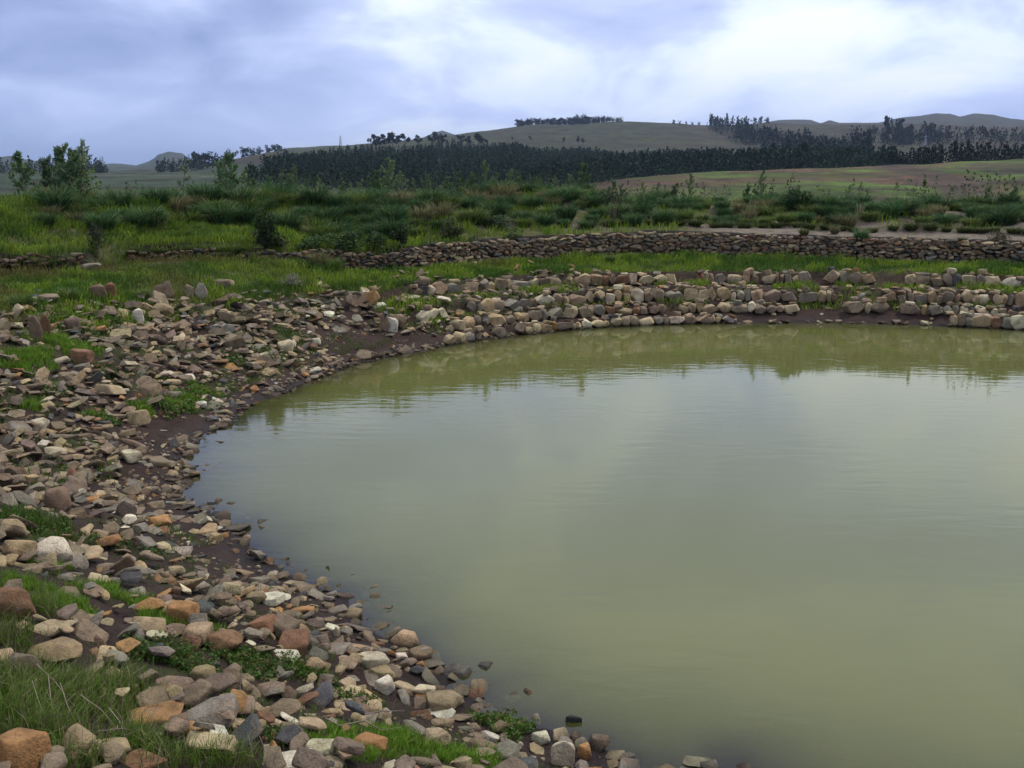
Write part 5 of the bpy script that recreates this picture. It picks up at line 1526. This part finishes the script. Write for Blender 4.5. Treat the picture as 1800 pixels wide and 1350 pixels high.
# ---- far trees
def far_tree(seed, kind):
    q = np.random.default_rng(seed)
    if kind == 'gum':          # open crown of separate heads on a forked trunk
        heads = []
        nh = q.integers(6, 10)
        for i in range(nh):
            zz = q.uniform(.42, .92); rr_ = .30 * (1.1 - abs(zz - .7)) * q.uniform(.2, 1)
            a = q.uniform(0, 6.283)
            heads.append((rr_ * math.cos(a), rr_ * math.sin(a), zz, q.uniform(.09, .16)))
        st = [([(0, 0, -.03), (.01, 0, .3), (.02, .01, .6)], [.022, .016, .008])]
        for h in heads[:5]:
            st.append(([(.01, 0, .28), (h[0] * .6, h[1] * .6, h[2] * .75), h[:3]], [.012, .008, .004]))
        col = (.016, .027, .014); n = 60; leaf = .10
    elif kind == 'column':
        heads = [(q.normal(0, .05), q.normal(0, .05), zz, .15 * (1.15 - zz) + .05) for zz in np.linspace(.18, .93, 9)]
        st = [([(0, 0, -.03), (0, 0, .5), (0, 0, .9)], [.02, .014, .004])]
        col = (.016, .027, .014); n = 44; leaf = .10
    else:                      # round
        heads = [(q.normal(0, .18), q.normal(0, .18), q.uniform(.10, .85), q.uniform(.15, .23)) for _ in range(12)]
        st = [([(0, 0, -.03), (0, .01, .3), (.01, 0, .6)], [.028, .02, .008])]
        col = (.016, .027, .014); n = 60; leaf = .11
    pts, cs = [], []
    for hx, hy, hz, hr in heads:
        d_ = q.normal(size=(n, 3)); d_ /= np.linalg.norm(d_, axis=1)[:, None]
        pts.append(np.array([hx, hy, hz]) + d_ * hr * q.uniform(.5, 1.05, (n, 1)))
        cs.append(jitcol(col, n, .4, q))
    pts = np.concatenate(pts); cs = np.concatenate(cs)
    V, F, C = tri_leaves(pts, leaf, seed + 1, cs, .7, .1)
    TV, TF = tubes(st)
    return mesh_np('trunk', TV, TF, None, MAT_BARK, True), mesh_np('crown', V, F, C, MAT_FAR)
FT = {k: [far_tree(2000 + 50 * i + j, k) for j in range(4)] for i, k in enumerate(('gum', 'column', 'round'))}
def far_pos(px, r_):
    a = math.atan((px - 900) / FPX / 1.0226)
    x, y = r_ * math.sin(a), r_ * math.cos(a)
    return x, y, float(hill_xy(np.array([x]), np.array([y]))[0])
rs = random.Random(44)
tree_n = {}
def far_tree_at(px, top, r_, kind, place, wscale=1.0, hpx=None):
    x, y, z = far_pos(px, r_)
    if hpx is None:
        a, b_, c_ = ray(px, top)
        ztop = EYE + r_ * c_ / math.hypot(a, b_)
        s = ztop - z
    else:
        s = hpx / FPX * r_
    s = max(s, 4.0)
    tree_n[place] = tree_n.get(place, 0) + 1
    word = {'gum': 'open crowned', 'column': 'narrow', 'round': 'round crowned'}[kind]
    plant('tree', rs.choice(FT[kind]), ('trunk', 'crown'), (x, y, z - .06 * s), s * 1.04, rs.uniform(0, 6.28), f'{word} tree {place}, {ordinal(tree_n[place])} from the western end', 'tree', 'trees on the far hills', s * wscale)
for px, top in [(660, 236), (668, 240), (676, 236), (684, 239), (691, 236), (698, 242), (713, 237), (735, 238), (762, 235), (780, 239), (812, 239), (826, 240), (842, 238), (850, 243)]:
    far_tree_at(px, top - 4, 880, 'gum', 'in the straggling row above the plantation', rs.uniform(1.05, 1.35))
for px, top in [(901, 241), (932, 238), (990, 241), (1015, 239), (1023, 240)]:
    far_tree_at(px, top, 960, 'gum', 'standing alone on the green hillside', .8)
for i, px in enumerate(np.linspace(912, 1088, 30)):
    top = np.interp(px, [910, 930, 970, 1000, 1024, 1040, 1060, 1090], [211, 208, 208, 206, 200, 207, 205, 209]) + rs.uniform(-1.5, 1.5)
    far_tree_at(px, top, 1490, 'round', 'in the grove crowning the highest hill', rs.uniform(1.1, 1.6))
for px, top, k in [(1182, 210, 'round'), (1192, 212, 'round'), (1203, 213, 'round'), (1214, 214, 'round'), (1226, 214, 'round'), (1246, 201, 'column'), (1253, 204, 'round'), (1262, 206, 'column'), (1274, 199, 'column'), (1284, 203, 'column'), (1293, 203, 'column'), (1300, 208, 'column'), (1307, 203, 'column'), (1322, 206, 'round'), (1333, 204, 'round'), (1343, 205, 'round')]:
    far_tree_at(px, top, 1480, k, 'on the skyline east of the grove', rs.uniform(.8, 1.0) if k == 'round' else .75)
for px, top, r_ in [(1553, 203, 1100), (1566, 207, 1100), (1577, 208, 1080), (1590, 218, 1060), (1600, 226, 1060), (1622, 214, 1100), (1632, 216, 1090), (1645, 232, 1060), (1677, 234, 1050), (1730, 228, 1150), (1747, 228, 1150), (1501, 222, 1200), (1530, 220, 1250)]:
    far_tree_at(px, top, r_, 'column' if px % 2 else 'round', 'before the far eastern hills', .8)
for px, top, r_ in [(284, 281, 760), (300, 284, 760), (345, 265, 900), (355, 268, 900), (369, 266, 900), (380, 268, 900), (399, 262, 950), (408, 267, 950), (428, 258, 1100), (438, 258, 1100), (445, 260, 1100), (459, 257, 1150), (475, 254, 1180), (484, 254, 1180), (492, 253, 1180), (503, 260, 900)]:
    far_tree_at(px, top, r_, 'round', 'along the western ridge', rs.uniform(.8, 1.1))
for i in range(12):
    far_tree_at(118 + i * 6, 291 + rs.uniform(-1, 4), 620, 'round', 'in the dark clump on the western plain', 1.0)

# ---- plantation and woods that read as one mass
def scatter_wood(name, label, pts, hmin, hmax, seed, col, slim=.22, zfun=None, leafk=.15):
    q = np.random.default_rng(seed)
    n_ = len(pts)
    z = (zfun or hill_xy)(pts[:, 0], pts[:, 1]); H = q.uniform(hmin, hmax, n_) * lerp(.72, 1.28, vnoise(pts[:, 0] / 24, pts[:, 1] / 40, 7))
    m_ = 24
    t = q.random((n_, m_)) ** .8
    rad = slim * H[:, None] * (1.05 - t) * q.uniform(.3, 1, (n_, m_))
    a = q.uniform(0, 6.283, (n_, m_))
    P_ = np.stack([pts[:, 0, None] + rad * np.cos(a), pts[:, 1, None] + rad * np.sin(a), z[:, None] + H[:, None] * (.08 + .9 * t)], -1).reshape(-1, 3)
    c = np.array(col) * q.uniform(.65, 1.35, (n_, 1)) * np.ones((1, 3))
    c = np.repeat(c, m_, 0) * q.uniform(.6, 1.4, (n_ * m_, 1))
    hs = np.repeat(H, m_)
    V, F, C = tri_leaves(P_, 1.0, seed + 3, c, .55, -.4)
    cen = np.repeat(P_, 4, 0)
    V = cen + (V - cen) * np.repeat(hs * leafk, 4)[:, None]
    tag(obj(name, mesh_np(name, V, F, C, MAT_FAR)), label, None, None, 'stuff')
q = np.random.default_rng(52)
n_ = 60000
px = q.uniform(440, 1580, n_); rr_ = np.sqrt(q.uniform(325 ** 2, 860 ** 2, n_))
rmax = np.interp(px, [455, 468, 500, 560, 640, 690, 700, 720, 850, 960, 1100, 1250, 1400, 1520, 1570], [400, 470, 640, 700, 720, 720, 770, 770, 790, 770, 730, 690, 640, 560, 470])
rmin = np.interp(px, [440, 560, 1000, 1100, 1570], [420, 350, 330, 350, 370])
lane = np.interp(rr_, [520, 600, 700, 800], [790, 755, 715, 675])
ok = (rr_ < rmax) & (rr_ > rmin) & ~((np.abs(px - lane) < 17) & (rr_ > 500))
px, rr_ = px[ok][:9500], rr_[ok][:9500]
a = np.arctan((px - 900) / FPX / 1.0226)
scatter_wood('forest', 'dark conifer plantation covering the slope below the hill', np.stack([rr_ * np.sin(a), rr_ * np.cos(a)], 1), 4.2, 9.4, 53, (.013, .029, .011))
def region(px0, px1, rfun, n_, seed):
    q = np.random.default_rng(seed)
    px = q.uniform(px0, px1, n_); lo, hi = rfun(px); rr_ = q.uniform(lo, hi)
    a = np.arctan((px - 900) / FPX / 1.0226)
    return np.stack([rr_ * np.sin(a), rr_ * np.cos(a)], 1)
scatter_wood('hedge_forest', 'dark band of trees behind the crest of the eastern field', region(1560, 1860, lambda p: (np.full(p.shape, 340.), np.interp(p, [1560, 1620, 1680, 1800], [346, 350, 372, 430])), 420, 54), 3.0, 6.6, 55, (.012, .021, .012))
def gully(p):
    c = np.interp(p, [1230, 1280, 1340, 1400, 1460, 1540], [1400, 1250, 1050, 900, 780, 700])
    return c - 120, c + np.interp(p, [1230, 1300, 1540], [60, 120, 160])
scatter_wood('gully_forest', 'mixed wood running down the gully between the eastern hills', region(1245, 1530, gully, 520, 56), 11, 19, 57, (.015, .025, .015), .32)
scatter_wood('valley_forest', 'hazy wood at the foot of the far eastern hills', region(1480, 1800, lambda p: (np.full(p.shape, 980.), np.interp(p, [1480, 1600, 1800], [1150, 1120, 1060])), 230, 58), 8, 15, 59, (.016, .026, .016), .34)
scatter_wood('plain_forest', 'low dark scrub on the western plain', region(-40, 180, lambda p: (np.full(p.shape, 560.), np.full(p.shape, 640.)), 160, 60), 5, 9, 61, (.028, .044, .028), .4)
scatter_wood('ridge_scrub_forest', 'dark scrub under the trees of the western ridge', region(275, 370, lambda p: (np.full(p.shape, 700.), np.full(p.shape, 780.)), 90, 62), 5, 10, 63, (.028, .044, .028), .4)

scatter_wood('grove_forest', 'dark undergrowth of the grove on the highest hill', region(910, 1092, lambda p: (np.full(p.shape, 1478.), np.full(p.shape, 1520.)), 260, 64), 5, 8, 65, (.024, .038, .022), .5)
scatter_wood('scrub_forest', 'dark scrub and young trees at the foot of the plantation', region(430, 1075, lambda p: (np.interp(p, [430, 1075], [230., 250.]), np.full(p.shape, 345.)), 900, 68), 1.6, 5.5, 69, (.022, .040, .016), .36)
# scrub on the back slope of the berm
q = np.random.default_rng(66)
n_ = 480
px = q.uniform(-20, 1300, n_); back = q.uniform(6.5, 10.5, n_)
px = np.where(q.random(n_) < .3, q.uniform(1300, 1810, n_), px)
keep = q.random(n_) < np.interp(px, [0, 110, 160, 440, 600, 1000, 1250, 1800], [1, .8, .3, .4, .9, 1, .6, .3])
px, back = px[keep], back[keep]
yy_ = np.full(len(px), 40.0)
for _ in range(6):
    xx_ = (px - 900) / FPX / 1.0226 * yy_; yy_ = yw(xx_) + back
scatter_wood('undergrowth', 'green scrub on the back slope of the berm below the saplings', np.stack([xx_, yy_], 1), .5, 1.25, 67, (.085, .135, .040), .30, height, .10)

# ---- transmission towers and far houses
def pylon(px, top, r_, label):
    x, y, z = far_pos(px, r_)
    a, b_, c_ = ray(px, top)
    hh = EYE + r_ * c_ / math.hypot(a, b_) - z
    w = hh * .11
    legs = []; root = empty('transmission_tower', (x, y, z)); tag(root, label, 'pylon', 'transmission towers on the skyline')
    for sx in (-1, 1):
        for sy in (-1, 1):
            V, F = tube([(sx * w, sy * w, -.5), (sx * w * .4, sy * w * .4, hh * .6), (0, 0, hh)], [.22, .2, .15], 4)
            obj('leg', mesh_np('leg', V, F, None, MAT_STEEL), root)
    br = []
    for k in range(7):
        z0, z1 = hh * k / 8, hh * (k + 1) / 8
        w0, w1 = w * (1 - k / 8), w * (1 - (k + 1) / 8)
        br += [([(-w0, -w0, z0), (w1, -w1, z1)], [.12, .12]), ([(w0, -w0, z0), (-w1, -w1, z1)], [.12, .12]), ([(-w0, w0, z0), (w1, w1, z1)], [.12, .12]), ([(w0, w0, z0), (-w1, w1, z1)], [.12, .12])]
    V, F = tubes(br); obj('bracing', mesh_np('bracing', V, F, None, MAT_STEEL), root)
    for zc_ in (.68, .82):
        V, F = tube([(-hh * .16, 0, hh * zc_), (0, 0, hh * (zc_ + .03)), (hh * .16, 0, hh * zc_)], [.12, .25, .12], 4)
        obj('crossarm', mesh_np('crossarm', V, F, None, MAT_STEEL), root)
pylon(600, 237, 1480, 'transmission tower on the hill skyline above the plantation')
pylon(182, 276, 1700, 'hazy transmission tower standing on the western plain')
pylon(1623, 236, 1000, 'thin pale transmission tower before the far eastern hills')
def house(px, r_, w, label):
    x, y, z = far_pos(px, r_)
    root = empty('house', (x, y, z)); tag(root, label, 'house', 'small far houses')
    h = w * .55; dpt = w * .7
    V = np.array([(-w/2, -dpt/2, -1), (w/2, -dpt/2, -1), (w/2, dpt/2, -1), (-w/2, dpt/2, -1), (-w/2, -dpt/2, h), (w/2, -dpt/2, h), (w/2, dpt/2, h), (-w/2, dpt/2, h)])
    F = np.array([(0, 1, 5, 4), (1, 2, 6, 5), (2, 3, 7, 6), (3, 0, 4, 7), (4, 5, 6, 7)])
    obj('wall', mesh_np('wall', V, F, None, MAT_WHITEWALL), root)
    V = np.array([(-w*.56, -dpt*.6, h*.98), (w*.56, -dpt*.6, h*.98), (w*.56, 0, h*1.5), (-w*.56, 0, h*1.5), (-w*.56, dpt*.6, h*.98), (w*.56, dpt*.6, h*.98)])
    F = np.array([(0, 1, 2, 3), (3, 2, 5, 4)])
    obj('roof', mesh_np('roof', V, F, None, MAT_TINROOF), root)
house(1494, 640, 5, 'tiny white house among dark trees of the gully wood')
house(1388, 860, 8, 'small pale house at the edge of the gully wood')

# ---- haze: even air round the whole place
hm, nt, out = new_mat('haze')
pv = N(nt, 'ShaderNodeVolumePrincipled', {'Color': (0.58, 0.74, 1.0, 1), 'Density': HAZE if 'HAZE' in globals() else 0.00010, 'Anisotropy': 0.0})
nt.links.new(pv.outputs[0], out.inputs['Volume'])
bm = bmesh.new(); bmesh.ops.create_cube(bm, size=1.0)
me = bpy.data.meshes.new('haze'); bm.to_mesh(me); bm.free(); me.materials.append(hm)
zmin = float(min(HZ.min(), -2.6)) - 1.0; zmax = float(HZ.max()) + 40
tag(obj('haze', me, None, (0, 0, (zmin + zmax) / 2), None, (29000, 29000, zmax - zmin)), 'thin blue haze over the far hills', None, None, 'stuff')
